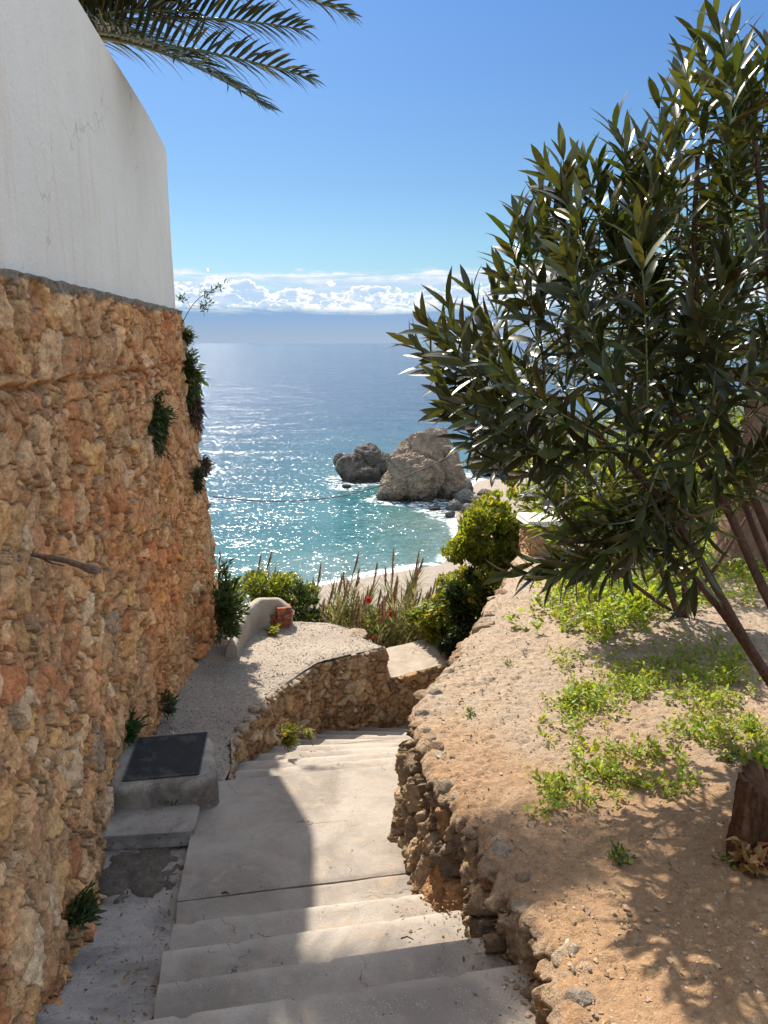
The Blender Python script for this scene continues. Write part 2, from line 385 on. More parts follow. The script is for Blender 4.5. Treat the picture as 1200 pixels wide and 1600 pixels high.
def white_mat():
    m, t, b, out = new_mat('white_plaster'); co = obj_co(t)
    sp = t.n('ShaderNodeSeparateXYZ'); t.l(co, sp.inputs[0])
    mp = t.n('ShaderNodeMapping'); mp.inputs['Scale'].default_value = (1, 5.0, 0.35); t.l(co, mp.inputs[0])
    st = t.noise(mp.outputs[0], 1.6, 6, 0.6)           # vertical run marks
    n = t.noise(co, 1.3, 5, 0.6); n2 = t.noise(co, 45, 4, 0.6)
    col = t.mix(t.sstep(n, 0.3, 0.7), (0.77, 0.685, 0.60), (0.72, 0.635, 0.55))
    low = t.sstep(sp.outputs[2], 1.5, 0.28)
    col = t.mix(t.m('MULTIPLY', t.m('MULTIPLY', t.sstep(st, 0.52, 0.72), low), 0.45), col, (0.64, 0.45, 0.29))
    col = t.mix(t.m('MULTIPLY', t.sstep(st, 0.55, 0.35), 0.06), col, (0.52, 0.47, 0.42))
    va = t.n('ShaderNodeVectorMath', operation='MULTIPLY_ADD')
    nw = t.n('ShaderNodeTexNoise'); nw.inputs['Scale'].default_value = 2.5; nw.inputs['Detail'].default_value = 5; t.l(co, nw.inputs['Vector'])
    t.l(nw.outputs['Color'], va.inputs[0]); va.inputs[1].default_value = (.8, .8, .8); t.l(co, va.inputs[2])
    vc = t.n('ShaderNodeTexVoronoi', feature='DISTANCE_TO_EDGE'); vc.inputs['Scale'].default_value = 0.7; t.l(va.outputs[0], vc.inputs['Vector'])
    crack = t.m('MULTIPLY', t.m('LESS_THAN', vc.outputs['Distance'], 0.0035), t.sstep(t.noise(co, 1.1, 2, .5), 0.5, 0.56))
    col = t.mix(t.m('MULTIPLY', crack, 0.4), col, (0.36, 0.33, 0.3))
    t.l(col, b.inputs['Base Color']); b.inputs['Roughness'].default_value = 0.9; b.inputs['Specular IOR Level'].default_value = 0.2
    bp = t.n('ShaderNodeBump'); bp.inputs['Distance'].default_value = 0.006; t.l(t.m('ADD', n2, t.m('MULTIPLY', t.noise(co, 6, 4, .6), 1.6)), bp.inputs['Height']); t.l(bp.outputs[0], b.inputs['Normal'])
    return m
M_WHITE = white_mat()

def soil_mat(name, c1, c2, c3, gscale=120, bumpd=0.012, near=None):
    m, t, b, out = new_mat(name); co = obj_co(t)
    n1 = t.noise(co, 1.1, 6, 0.62, 0.4); n2 = t.noise(co, 14, 5, 0.7); n3 = t.noise(co, gscale, 4, 0.75)
    col = t.mix(t.sstep(n1, 0.36, 0.64), c1, c2)
    if near:
        gg = t.n('ShaderNodeNewGeometry'); sy = t.n('ShaderNodeSeparateXYZ'); t.l(gg.outputs['Position'], sy.inputs[0])
        col = t.mix(t.m('MULTIPLY', t.sstep(t.m('ADD', sy.outputs[1], t.m('MULTIPLY', t.m('SUBTRACT', n1, .5), 4.0)), 4.2, 2.5), 0.95), col, near)
    col = t.mix(t.m('MULTIPLY', t.sstep(n2, 0.45, 0.7), 0.55), col, c3)
    n5 = t.noise(co, 38, 4, 0.75); col = t.mix(1.0, col, t.ramp(n5, [(0.3, 0.72), (0.7, 1.22)]), 'MULTIPLY')
    vo = t.n('ShaderNodeTexVoronoi'); vo.inputs['Scale'].default_value = gscale * .55; t.l(co, vo.inputs['Vector'])
    sp = t.n('ShaderNodeSeparateColor'); t.l(vo.outputs['Color'], sp.inputs[0])
    grit = t.m('MULTIPLY', t.m('LESS_THAN', vo.outputs['Distance'], 0.33), t.m('GREATER_THAN', sp.outputs[0], 0.55))
    gc = t.mix(sp.outputs[1], tuple(.4 * c for c in c1), tuple(min(1, 1.5 * c) for c in c2))
    col = t.mix(t.m('MULTIPLY', grit, 0.6), col, gc)
    t.l(col, b.inputs['Base Color']); b.inputs['Roughness'].default_value = 0.95; b.inputs['Specular IOR Level'].default_value = 0.15
    h = t.m('ADD', t.m('MULTIPLY', n2, 1.2), t.m('ADD', t.m('MULTIPLY', n3, 0.6), t.m('MULTIPLY', grit, 0.25)))
    bp = t.n('ShaderNodeBump'); bp.inputs['Distance'].default_value = bumpd; t.l(h, bp.inputs['Height']); t.l(bp.outputs[0], b.inputs['Normal'])
    return m
M_SOIL = soil_mat('dry_soil', (0.42, 0.325, 0.235), (0.38, 0.30, 0.225), (0.34, 0.22, 0.13), 120, 0.02, (0.37, 0.225, 0.12))
M_GRAV = soil_mat('gravel_path', (0.32, 0.27, 0.215), (0.25, 0.21, 0.17), (0.33, 0.26, 0.19), 110, 0.008)
M_BEACH = soil_mat('beach_sand', (0.36, 0.30, 0.24), (0.31, 0.26, 0.21), (0.24, 0.20, 0.17), 3.0, 0.12)
M_HILL = soil_mat('scrub_slope', (0.22, 0.17, 0.10), (0.13, 0.13, 0.06), (0.30, 0.23, 0.15), 12, 0.1)
M_DIRT = soil_mat('dark_dirt', (0.085, 0.068, 0.055), (0.16, 0.13, 0.105), (0.21, 0.17, 0.135), 110, 0.012)

def sea_mat():
    m, t, b, out = new_mat('sea_water')
    g = t.n('ShaderNodeNewGeometry'); pos = g.outputs['Position']
    sp = t.n('ShaderNodeSeparateXYZ'); t.l(pos, sp.inputs[0])
    a = t.n('ShaderNodeAttribute', attribute_name='shore'); sh = a.outputs['Fac']
    nl = t.noise(pos, 0.035, 4, 0.6, 0.5)
    shn = t.m('ADD', sh, t.m('MULTIPLY', t.m('SUBTRACT', nl, 0.5), 22))
    col = t.ramp(t.m('DIVIDE', shn, 170.0, clamp=True), [(0.0, (0.11, 0.155, 0.14)), (0.07, (0.030, 0.105, 0.108)), (0.20, (0.020, 0.070, 0.090)), (0.5, (0.020, 0.052, 0.085)), (1.0, (0.020, 0.045, 0.080))])
    # streaks of wind on the water
    mp = t.n('ShaderNodeMapping'); mp.inputs['Scale'].default_value = (0.012, 0.05, 1); t.l(pos, mp.inputs[0])
    stn = t.noise(mp.outputs[0], 1.0, 6, 0.6, 0.5)
    col = t.mix(1.0, col, t.ramp(stn, [(0.3, 0.85), (0.7, 1.12)]), 'MULTIPLY')
    # foam at the shore and round the rocks
    fn = t.noise(pos, 0.9, 6, 0.7, 0.8); fl = t.noise(pos, 0.12, 3, 0.5)
    lim = t.m('ADD', 0.9, t.m('MULTIPLY', t.m('SUBTRACT', fl, 0.5), 4.0))
    foam = t.m('MULTIPLY', t.sstep(t.m('SUBTRACT', lim, sh), -0.5, 0.4), t.sstep(fn, 0.38, 0.52))
    line2 = t.m('SUBTRACT', 1.0, t.sstep(t.m('ABSOLUTE', t.m('SUBTRACT', sh, t.m('ADD', 6.5, t.m('MULTIPLY', fl, 4.0)))), 0.1, 0.9))
    foam = t.m('MAXIMUM', foam, t.m('MULTIPLY', t.m('MULTIPLY', line2, t.sstep(fn, 0.55, 0.68)), 0.35))
    rk = t.n('ShaderNodeAttribute', attribute_name='rockd').outputs['Fac']
    rfoam = t.m('MULTIPLY', t.sstep(t.m('SUBTRACT', 2.6, rk), 0.0, 2.0), t.sstep(fn, 0.46, 0.60))
    foam = t.m('MAXIMUM', foam, rfoam)
    col = t.mix(foam, col, (0.78, 0.80, 0.80))
    t.l(col, b.inputs['Base Color']); t.put(b.inputs['Roughness'], t.m('ADD', 0.13, t.m('MULTIPLY', foam, 0.7)))
    b.inputs['IOR'].default_value = 1.33
    b.inputs['Specular IOR Level'].default_value = 0.38
    def cn(scale, rot, det, rough=.55):
        mp_ = t.n('ShaderNodeMapping'); mp_.inputs['Scale'].default_value = scale; mp_.inputs['Rotation'].default_value = (0, 0, R(rot)); t.l(pos, mp_.inputs[0])
        q = t.n('ShaderNodeTexNoise'); q.inputs['Scale'].default_value = 1.0; q.inputs['Detail'].default_value = det; q.inputs['Roughness'].default_value = rough; q.inputs['Distortion'].default_value = .3
        t.l(mp_.outputs[0], q.inputs['Vector']); return q.outputs['Color']
    def vm(op, a_, b_):
        q = t.n('ShaderNodeVectorMath', operation=op); t.put(q.inputs[0], a_); t.put(q.inputs[1], b_); return q.outputs[0]
    s1 = vm('MULTIPLY', vm('SUBTRACT', cn((0.10, 0.30, 1), 12, 3), (.5, .5, .5)), (0.35, 0.75, 0))
    s2 = vm('MULTIPLY', vm('SUBTRACT', cn((1.1, 2.1, 1), -8, 2), (.5, .5, .5)), (1.0, 1.5, 0))
    s3 = vm('MULTIPLY', vm('SUBTRACT', cn((3.6, 5.6, 1), 5, 2), (.5, .5, .5)), (1.25, 1.6, 0))
    nv = vm('ADD', vm('ADD', s1, s2), vm('ADD', s3, (0, 0, 1)))
    nn_ = t.n('ShaderNodeVectorMath', operation='NORMALIZE'); t.l(nv, nn_.inputs[0]); t.l(nn_.outputs[0], b.inputs['Normal'])
    return m
M_SEA = sea_mat()

# ------------------------------------------------------------------ sea, beach, slopes
SEA = -20.0
shore_px = [(300, 985), (480, 918), (600, 897), (690, 882), (722, 850), (712, 805), (728, 778), (745, 752), (800, 742), (900, 735)]
SH = [(-220, -60), (-90, 8), (-40, 38)] + [tuple(P(u, v, z=SEA)[:2]) for u, v in shore_px] + [(90, 150), (400, 260)]
SH = np.array(SH)
def shore_dist(x, y):
    """signed distance to the shoreline, positive at sea (left of the polyline seen from the land)"""
    best = np.full(x.shape, 1e9); sgn = np.ones(x.shape)
    for a, b in zip(SH[:-1], SH[1:]):
        ab = b - a; t = np.clip(((x - a[0]) * ab[0] + (y - a[1]) * ab[1]) / (ab @ ab), 0, 1)
        dx, dy = x - a[0] - t * ab[0], y - a[1] - t * ab[1]; d = np.hypot(dx, dy)
        s = np.sign(ab[0] * (y - a[1]) - ab[1] * (x - a[0])); nb = d < best - 1e-6
        best = np.where(nb, d, best); sgn = np.where(nb, np.where(s == 0, 1, s), sgn)
    return best * sgn
ROCKS = []   # (x, y, radius) for foam
def axis(dense_a, dense_b, step, far_a, far_b, grow=1.13):
    mid = list(np.arange(dense_a, dense_b, step)); lo = []; hi = []
    s = step; x = dense_a
    while x > far_a: s *= grow; x -= s; lo.append(x)
    s = step; x = mid[-1]
    while x < far_b: s *= grow; x += s; hi.append(x)
    return np.array(lo[::-1] + mid + hi)

# ------------------------------------------------------------------ sea rocks
def rock(name, base, size, seed, label, lean=(0, 0), peaks=None, cols=None, sub=6, cat='rock', group=None, rz=0.0, amp=0.32, wet=True, mat=None, raw=False):
    import bmesh
    bm = bmesh.new(); bmesh.ops.create_icosphere(bm, subdivisions=sub, radius=1)
    V = np.array([v.co[:] for v in bm.verts]); F = np.array([[v.index for v in f.verts] for f in bm.faces]); bm.free()
    d = norm(V)
    n = fbm(d[:, 0] * 1.3 + seed, d[:, 1] * 1.3, d[:, 2] * 1.3, 6, seed, 0.55)
    rn = fbm(d[:, 0] * 2.6 + seed, d[:, 1] * 2.6, d[:, 2] * 3.4, 6, seed + 5, 0.6, ridge=True)
    r = 1 + amp * n + amp * 0.55 * rn
    if peaks:
        for (px, py, pz, a, w) in peaks:
            pd = norm(np.array([px, py, pz], float)); r = r + a * np.exp(-((1 - d @ pd) / w))
    V = d * r[:, None] * np.array(size)
    # facets: a few cutting planes
    rs = np.random.default_rng(seed)
    for _ in range(13):
        pn = norm(rs.normal(size=3) * np.array([1, 1, .7])); k = 0.78 * np.linalg.norm(pn * np.array(size))
        over = V @ pn - k; V = V - np.where(over > 0, over * 0.82, 0)[:, None] * pn
    sc_ = 3.2 / max(size)
    wq = fbm(V[:, 0] * sc_, V[:, 1] * sc_, V[:, 2] * sc_, 2, seed + 31) * .8
    hn = fbm(V[:, 0] * sc_ + wq, V[:, 1] * sc_ - wq, V[:, 2] * sc_ * .8, 6, seed + 9, 0.66, ridge=True)
    st_ = fbm((V[:, 0] * .5 + V[:, 2]) * sc_ * 2.2, V[:, 1] * sc_ * .6, V[:, 0] * 0, 4, seed + 12, .6, ridge=True)
    V = V + d * ((hn * 0.13 + st_ * .045) * max(size))[:, None]
    V[:, 0] += lean[0] * V[:, 2]; V[:, 1] += lean[1] * V[:, 2]
    c, s = math.cos(rz), math.sin(rz); V[:, :2] = V[:, :2] @ np.array([[c, s], [-s, c]])
    cols = cols or ((0.30, 0.25, 0.20), (0.19, 0.155, 0.125), (0.34, 0.26, 0.19))
    q = fbm(V[:, 0] * .5, V[:, 1] * .5, V[:, 2] * .8, 4, seed + 3) * .5 + .5
    q2 = fbm(V[:, 0] * 2, V[:, 1] * 2, V[:, 2] * 2, 3, seed + 4) * .5 + .5
    col = np.array(cols[0]) * q[:, None] + np.array(cols[1]) * (1 - q)[:, None]
    col = col * (1 - .5 * ss(q2, .45, .75)[:, None]) + np.array(cols[2]) * .5 * ss(q2, .45, .75)[:, None]
    if wet:
        zz = V[:, 2] + base[2] - SEA + 0.7 * n
        col = col * (0.35 + 0.65 * ss(zz, 0.3, 1.7))[:, None]
    if raw: return V, F, col
    o = mesh(name, V, F, mat or M_ROCK, None, col, mat is not None); o.location = tuple(base)
    return props(o, label, cat, group)
def rock_px(name, u, v, wpx, hpx, seed, label, zb=SEA, depth_k=0.8, sink=0.25, **k):
    b = P(u, v, z=zb); d = b[1] * CP - b[2] * SP; w = wpx / 1200 * d; h = hpx / 1200 * d
    ROCKS.append((b[0], b[1] + w * depth_k / 2, w / 2 * 1.0))
    return rock(name, (b[0], b[1] + w * depth_k * .45, zb + h * (0.5 - sink) * .8), (w / 2, w / 2 * depth_k, h * .62), seed, label, **k)
def craggy(u0, v0, blobs, seed, label, cols):
    """a rock mass of several fused crags; blobs = (u, v, half width, half height, depth offset) in photo pixels at the rock's distance"""
    b0 = P(u0, v0, z=SEA); d = b0[1] * CP - b0[2] * SP; a = Acc()
    for k, (u, v, hw_, hh_, dy) in enumerate(blobs):
        c = P(u, v, d=d); c = np.array([c[0], b0[1] + dy, SEA + (v0 - v) / 1200 * d]); sx, sz = hw_ / 1200 * d, hh_ / 1200 * d
        V, F, col = rock('x', (0, 0, c[2]), (sx, sx * .85, sz), seed + k * 7, '', sub=6 if hw_ > 25 else 5, cols=cols, amp=.30, raw=True)
        a.add(V + c, F, col)
        ROCKS.append((c[0], c[1], sx * .95)) if v + hh_ > v0 - 6 else None
    o = a.build('sea_rock', M_ROCK, smooth=False, origin=(b0[0], b0[1], SEA)); return props(o, label, 'rock')
craggy(655, 778, [(652, 746, 48, 36, 0), (674, 706, 25, 40, 1), (662, 722, 36, 40, 2), (622, 758, 28, 26, -1), (700, 748, 22, 40, 0), (690, 700, 15, 26, 2.5), (640, 722, 24, 30, 1.5), (604, 768, 15, 12, -1), (716, 764, 12, 20, 1)], 11,
       'tall craggy grey-brown rock standing in the shallows, the biggest one', ((0.33, 0.25, 0.18), (0.16, 0.12, 0.095), (0.42, 0.30, 0.20)))
craggy(568, 748, [(548, 728, 24, 20, 0), (578, 718, 22, 26, 1), (597, 728, 16, 22, 0), (566, 742, 32, 14, -1), (530, 720, 10, 10, 1)], 23, 'low dark jagged rock in the water left of the tall craggy rock', ((0.17, 0.14, 0.115), (0.08, 0.068, 0.06), (0.22, 0.175, 0.135)))
craggy(800, 742, [(775, 705, 36, 44, 0), (830, 690, 45, 50, 3), (880, 700, 40, 50, 4), (750, 725, 16, 24, 0)], 37, 'broad brown rock partly hidden behind the oleander twigs', ((0.27, 0.20, 0.145), (0.15, 0.115, 0.09), (0.32, 0.235, 0.16)))
rock_px('sea_rock', 541, 763, 16, 5, 41, 'small dark rock awash in white foam below the low jagged rock', sub=4, depth_k=1, cols=((0.10, 0.085, 0.08),) * 3)
rock_px('sea_rock', 679, 798, 18, 6, 43, 'small flat dark rock just off the foot of the tall rock', sub=4, depth_k=1, cols=((0.12, 0.10, 0.09),) * 3)
for i, (u, v, w, h) in enumerate([(712, 797, 26, 16), (728, 786, 34, 22), (747, 792, 30, 20), (735, 803, 26, 18), (716, 782, 18, 12), (758, 780, 26, 16), (704, 808, 16, 9), (765, 800, 30, 22), (727, 770, 24, 30)]):
    rock_px('shore_boulder', u, v, w, h, 60 + i, 'grey boulder in the heap on the shore between the tall rock and the green bush', zb=SEA + 0.1, sub=4, depth_k=1.0, cat='boulder', group='boulders heaped on the shore beside the tall rock',
            cols=((0.30, 0.27, 0.24), (0.20, 0.18, 0.16), (0.34, 0.30, 0.26)), amp=0.42)

xs = axis(-40, 45, 0.7, -40000, 40000, 1.16); ys = axis(48, 135, 0.7, -40, 60000, 1.14)
X, Y = np.meshgrid(xs, ys, indexing='xy')
sd = shore_dist(X, Y); rd = np.full(X.shape, 50.0)
for rx, ry, rr in ROCKS: rd = np.minimum(rd, np.hypot(X - rx, Y - ry) - rr)
Z = np.full(X.shape, SEA) + np.where(sd > 2, 0.10 * fbm(X * .16, Y * .33, None, 3, 5), 0) * ss(400 - np.hypot(X, Y), 0, 200)
props(grid('sea', X, Y, Z, M_SEA, attr={'shore': np.clip(sd, -5, 5000), 'rockd': rd}), 'blue-green sea with sun glitter reaching the horizon', 'sea', kind='structure')

xs = np.arange(-60, 90, 0.6); ys = np.arange(30, 150, 0.6); X, Y = np.meshgrid(xs, ys)
sd = -shore_dist(X, Y)
Z = SEA + np.where(sd > 0, 1.3 * (1 - np.exp(-sd / 9)) + 0.02 * sd, sd * .12) + 0.10 * fbm(X * .4, Y * .4, None, 4, 9) * ss(sd, 0, 5)
props(grid('beach', X, Y, np.maximum(Z, SEA - 3), M_BEACH), 'grey-beige pebble beach along the bay', 'beach', kind='structure')
xs = np.r_[np.arange(-70, -8, 1.0), np.arange(-8, 14, .25), np.arange(14, 110, 1.0)]; ys = np.r_[np.arange(-30, 6, 1.0), np.arange(6, 20, .25), np.arange(20, 140, 1.0)]
X, Y = np.meshgrid(xs, ys)
brow = 8.6 + 0.9 * np.clip(X - 0.5, 0, 3.2) + 0.55 * np.clip(X - 4, 0, 100) + 0.5 * fbm(X * .5, Y * .5, None, 2, 3)
t = np.clip(Y - brow, 0, None)
Z = -4.3 - 14.6 * (1 - np.exp(-t / 8.5)) - 0.05 * t
right = ss(X, 1.6, 3.4); Z = Z + right * 2.0 * np.exp(-t / 10) - ss(-X, -0.2, 2) * 0
far = ss(X, 16, 60) * ss(Y, 10, 60); Z = Z + far * 9
Z = Z + 0.35 * fbm(X * .35, Y * .35, None, 5, 12)
Z = np.where((Y < 8.4) & (X < 1.2), np.minimum(Z, -4.25), Z)
sd = -shore_dist(X, Y); Z = np.where(sd < 14, np.minimum(Z, SEA - 1.5 + 0.25 * np.clip(sd, 0, 20)), Z)
props(grid('hillside', X, Y, np.maximum(Z, SEA - 4), M_HILL), 'earthy slope falling from the path towards the beach', 'hillside', kind='structure')

# ------------------------------------------------------------------ left retaining wall
PAL_W = [(3.0, (0.50, 0.32, 0.185)), (2.4, (0.48, 0.265, 0.145)), (1.3, (0.58, 0.42, 0.27)), (1.3, (0.44, 0.195, 0.095)), (1.1, (0.55, 0.35, 0.16)), (0.5, (0.60, 0.49, 0.37)), (0.12, (0.22, 0.20, 0.19)), (0.9, (0.36, 0.24, 0.155))]
BY = np.array([-2, 0.5, 2.1, 2.6, 2.96, 3.5, 4.3, 5.0, 6.65, 7.62]); BX = np.array([-1.12, -1.13, -1.18, -1.31, -1.38, -1.53, -1.68, -1.70, -1.765, -1.74])
ZB, ZT = -3.15, 0.30
def smooth_interp(y, ys, xs, k=0.12):
    return (np.interp(y - k, ys, xs) + np.interp(y, ys, xs) + np.interp(y + k, ys, xs)) / 3
def wall_x(y, z):
    base = smooth_interp(y, BY, BX); top = -1.65 - 0.0845 * (y - 3.46)
    zg = np.interp(y, [0, 2.0, 3.6, 7.6], [-2.1, -2.1, -2.7, -2.85]); f = np.clip((z - zg) / (ZT - zg), -0.1, 1)
    return base + (top - base) * f
def rubble_height(U, V, seed, big=0.165, prot=0.047):
    """stone relief and colour for a rubble wall; U along, V up (metres)"""
    wu = U + 0.045 * fbm(U * 8, V * 8, None, 4, seed) ; wv = V + 0.045 * fbm(U * 8 + 9, V * 8, None, 4, seed + 1)
    F1, E, r, dx, dy = stones(wu, wv, big, big * .8, seed)
    F1b, Eb, rb, dxb, dyb = stones(wu + 5, wv, big * .42, big * .38, seed + 50)
    small = (r[4] < 0.34)
    e = np.where(small, Eb * .42, E); rr = [np.where(small, b, a) for a, b in zip(r, rb)]
    DX = np.where(small, dxb * .42, dx); DY = np.where(small, dyb * .42, dy)
    m = ss(e, 0.005, 0.075)
    dome = np.clip(e / 0.5, 0, 1) ** 0.6
    n3 = fbm(U * 11, V * 11, None, 5, seed + 3, .62, ridge=True)
    h = m * (prot * (0.15 + 0.85 * rr[0]) + prot * .38 * dome + prot * 2.0 * ((rr[1] - .5) * DX + (rr[2] - .5) * DY))
    h = h + (.35 + .65 * m) * prot * .55 * n3 + prot * .24 * fbm(U * 48, V * 48, None, 3, seed + 4, .6)
    h = h + (1 - m) * prot * (-.35 + .45 * fbm(U * 17, V * 17, None, 3, seed + 6))
    return h, m, rr, e
yy = np.concatenate([np.arange(-2, 1.4, .05), np.arange(1.4, 4.5, .0068), np.arange(4.5, 7.62, .0095)]); zz = np.arange(ZB, ZT + .001, .0075)
Y, Zz = np.meshgrid(yy, zz)
ar = 0.03 * fbm(Y * 2, Zz * 2, None, 3, 21)
h, m, rr, e = rubble_height(Y, Zz, 101)
# upper courses: larger upright stones above a ledge
hu, mu, ru, eu = rubble_height(Y * 1.35, Zz * 0.95 + 3, 202, 0.20, 0.05)
ledge = -0.18 + 0.03 * fbm(Y * 3, Y * 0, None, 3, 8)
up = ss(Zz, ledge - .01, ledge + .02)
h = h * (1 - up) + (hu + .012) * up; m = m * (1 - up) + mu * up; rr = [a * (1 - (up > .5)) + b * (up > .5) for a, b in zip(rr, ru)]
gro = np.exp(-((Zz - ledge + .015) / .016) ** 2); h = h - 0.035 * gro
# mortar smeared over the lower half in patches
smear = ss(fbm(Y * 1.6, Zz * 1.6, None, 4, 77), -0.12, 0.3) * (.55 + .45 * ss(-Zz, 0.4, 1.2)) * .8
h = h * (1 - .35 * smear) + .014 * smear
fade_top = ss(ZT - Zz, 0.0, 0.10); hh = h + ar
capn = 0.02 + 0.03 * fbm(Y * 9, Zz * 9, None, 4, 31, .6)
captop = 1 - ss(ZT - Zz + .045 * fbm(Y * 7, Zz * 4, None, 4, 4), 0.02, 0.05)
hh = hh * (1 - captop) + (0.040 + capn * 1.3) * captop
col = pick(rr[3], PAL_W)
bright = (0.92 + 0.55 * rr[4])[..., None] * np.array([1.26, 1.07, .90])
col = (.72 * col + .28 * np.array([.50, .325, .19])) * bright
mort = np.array([0.52, 0.35, 0.205]) * (1 + .25 * fbm(Y * 9, Zz * 9, None, 3, 5))[..., None]
mk = (m * (1 - .55 * smear))[..., None]
col = col * mk + mort * (1 - mk)
orange = (ss(Y, 3.6, 6.5) * ss(-Zz, 0.5, 1.9) * .55)[..., None]
col = col * (1 - orange) + col * np.array([1.12, .93, .68]) * orange
redp = (ss(fbm(Y * 1.3, Zz * 1.1, None, 3, 55), .1, .5) * .5)[..., None]; col = col * (1 - redp) + col * np.array([1.05, .74, .60]) * redp
ct = captop[..., None]; col = col * (1 - ct) + np.array([0.28, 0.225, 0.175]) * (1 + .3 * fbm(Y * 30, Zz * 30, None, 3, 3))[..., None] * ct
Xw = wall_x(Y, Zz) + hh
rw = empty('retaining_wall', (-1.8, 3.5, ZB), 'tall rubble stone retaining wall of orange and tan stones on the left', 'stone wall')
n_, m_ = Y.shape
acc = Acc()
def loc(V, o): return np.asarray(V) - np.array(o.location)
acc.add(np.stack([Xw, Y, Zz], -1), grid_faces(n_, m_, flip=False), col)
# top ledge running back under the plaster
Xt = np.stack([Xw[-1] - k for k in (0, .04, .1, .5)], 0); Yt = np.stack([Y[-1]] * 4, 0)
Zt = ZT + np.array([0, .012, .014, .014])[:, None] + .012 * fbm(Yt * 12, Xt * 12, None, 3, 6)
Zt[0] = ZT
acc.add(np.stack([Xt, Yt, Zt], -1), grid_faces(4, m_), np.broadcast_to(np.array([0.28, 0.225, 0.175]), (4, m_, 3)))
acc.build('masonry', M_WALL, rw, origin=rw.location)
# corner return: runs away behind the corner
ss_ = np.arange(0, 9.0, .03); SS, Z2 = np.meshgrid(ss_, np.arange(ZB, ZT + .01, .03))
h2, m2, r2, e2 = rubble_height(SS, Z2, 303)
cx, cy = wall_x(np.full_like(Z2, 7.62), Z2), 7.62
d2 = np.array([-0.55, 1.0]) / np.hypot(.55, 1)
blend = ss(SS, 0, .08)
edge_h = Xw[np.clip(((Z2 - ZB) / .0075).astype(int), 0, n_ - 1), -1]
X2 = edge_h * (1 - blend) + (cx + .03) * blend + d2[0] * SS + h2 * blend * d2[1]; Y2 = 7.62 - .005 + d2[1] * SS - h2 * blend * d2[0]
c2 = pick(r2[3], PAL_W) * (0.8 + .45 * r2[4])[..., None]; c2 = c2 * m2[..., None] + np.array([.40, .285, .195]) * (1 - m2[..., None])
a2 = Acc(); a2.add(np.stack([X2, Y2, Z2], -1), grid_faces(*SS.shape), c2); a2.build('masonry_return', M_WALL, rw, origin=rw.location)

# white plastered wall on top
def wtop(y): return np.interp(y, [-3, 4.92, 5.66, 6.49, 6.9, 7.3, 7.60], [2.02, 1.935, 1.88, 1.83, 1.80, 1.755, 1.70])
yw = np.r_[np.arange(-3, 7.59, .04), 7.60]; K = 40
T, Yw = np.meshgrid(np.linspace(0, 1, K), yw, indexing='ij')
zt = wtop(Yw) + .004 * fbm(Yw * 3, Yw * 0, None, 3, 3); zb = 0.285 + .018 * fbm(Yw * 5, Yw * 0, None, 4, 15)
Zw = zb + (zt - zb) * T
Xp = -1.65 - .0845 * (Yw - 3.46) + .012 + .006 * fbm(Yw * 1.2, Zw * 1.2, None, 3, 66) - 0.012 * ss(Yw, 7.5, 7.6)
Yp = Yw + np.where(Yw > 7.59, .012 * fbm(Zw * 3, Zw * 0, None, 3, 13), 0)
acc = Acc(); acc.add(np.stack([Xp, Yp, Zw], -1), grid_faces(*T.shape))
tx = np.stack([Xp[-1] - k for k in (0, .01, .26, .27, .27)]); ty = np.stack([Yp[-1]] * 5); tz = np.stack([Zw[-1], Zw[-1] + .01, Zw[-1] + .01, Zw[-1], Zw[-1] * 0 + .1])
acc.add(np.stack([tx, ty, tz], -1), grid_faces(*tx.shape))
r0 = np.stack([Xp[:, -1], Yp[:, -1], Zw[:, -1]], -1); L = 8.0
rows = np.stack([r0 + np.array([d2[0], d2[1], -0.05]) * s * np.array([1, 1, 1]) * 1.0 for s in (0, .01, .3, 2, 5, L)], 0)
acc.add(rows, grid_faces(6, K, flip=True))
rt = rows[:, -1]; acc.add(np.stack([rt, rt + np.array([-.26, -.12, .01]), rt + np.array([-.26, -.12, -1.6])], 0), grid_faces(3, 6, flip=True))
props(acc.build('plastered_wall', M_WHITE, origin=(-1.8, 3.5, 0.28)), 'smooth white plastered wall standing on the rubble stone wall', 'wall')
xs = np.arange(-30, -1.7, .5); ys = np.arange(-6, 22, .5); X, Y = np.meshgrid(xs, ys)
xlim = np.where(Y < 7.5, -1.72 - .0845 * (Y - 3.46), -2.1 - .55 * (Y - 7.6)) - .2
props(grid('upper_ground', np.minimum(X, xlim), Y, 0.12 + .05 * fbm(X, Y, None, 3, 4), M_SOIL), 'garden ground behind the white wall', 'ground', kind='structure')

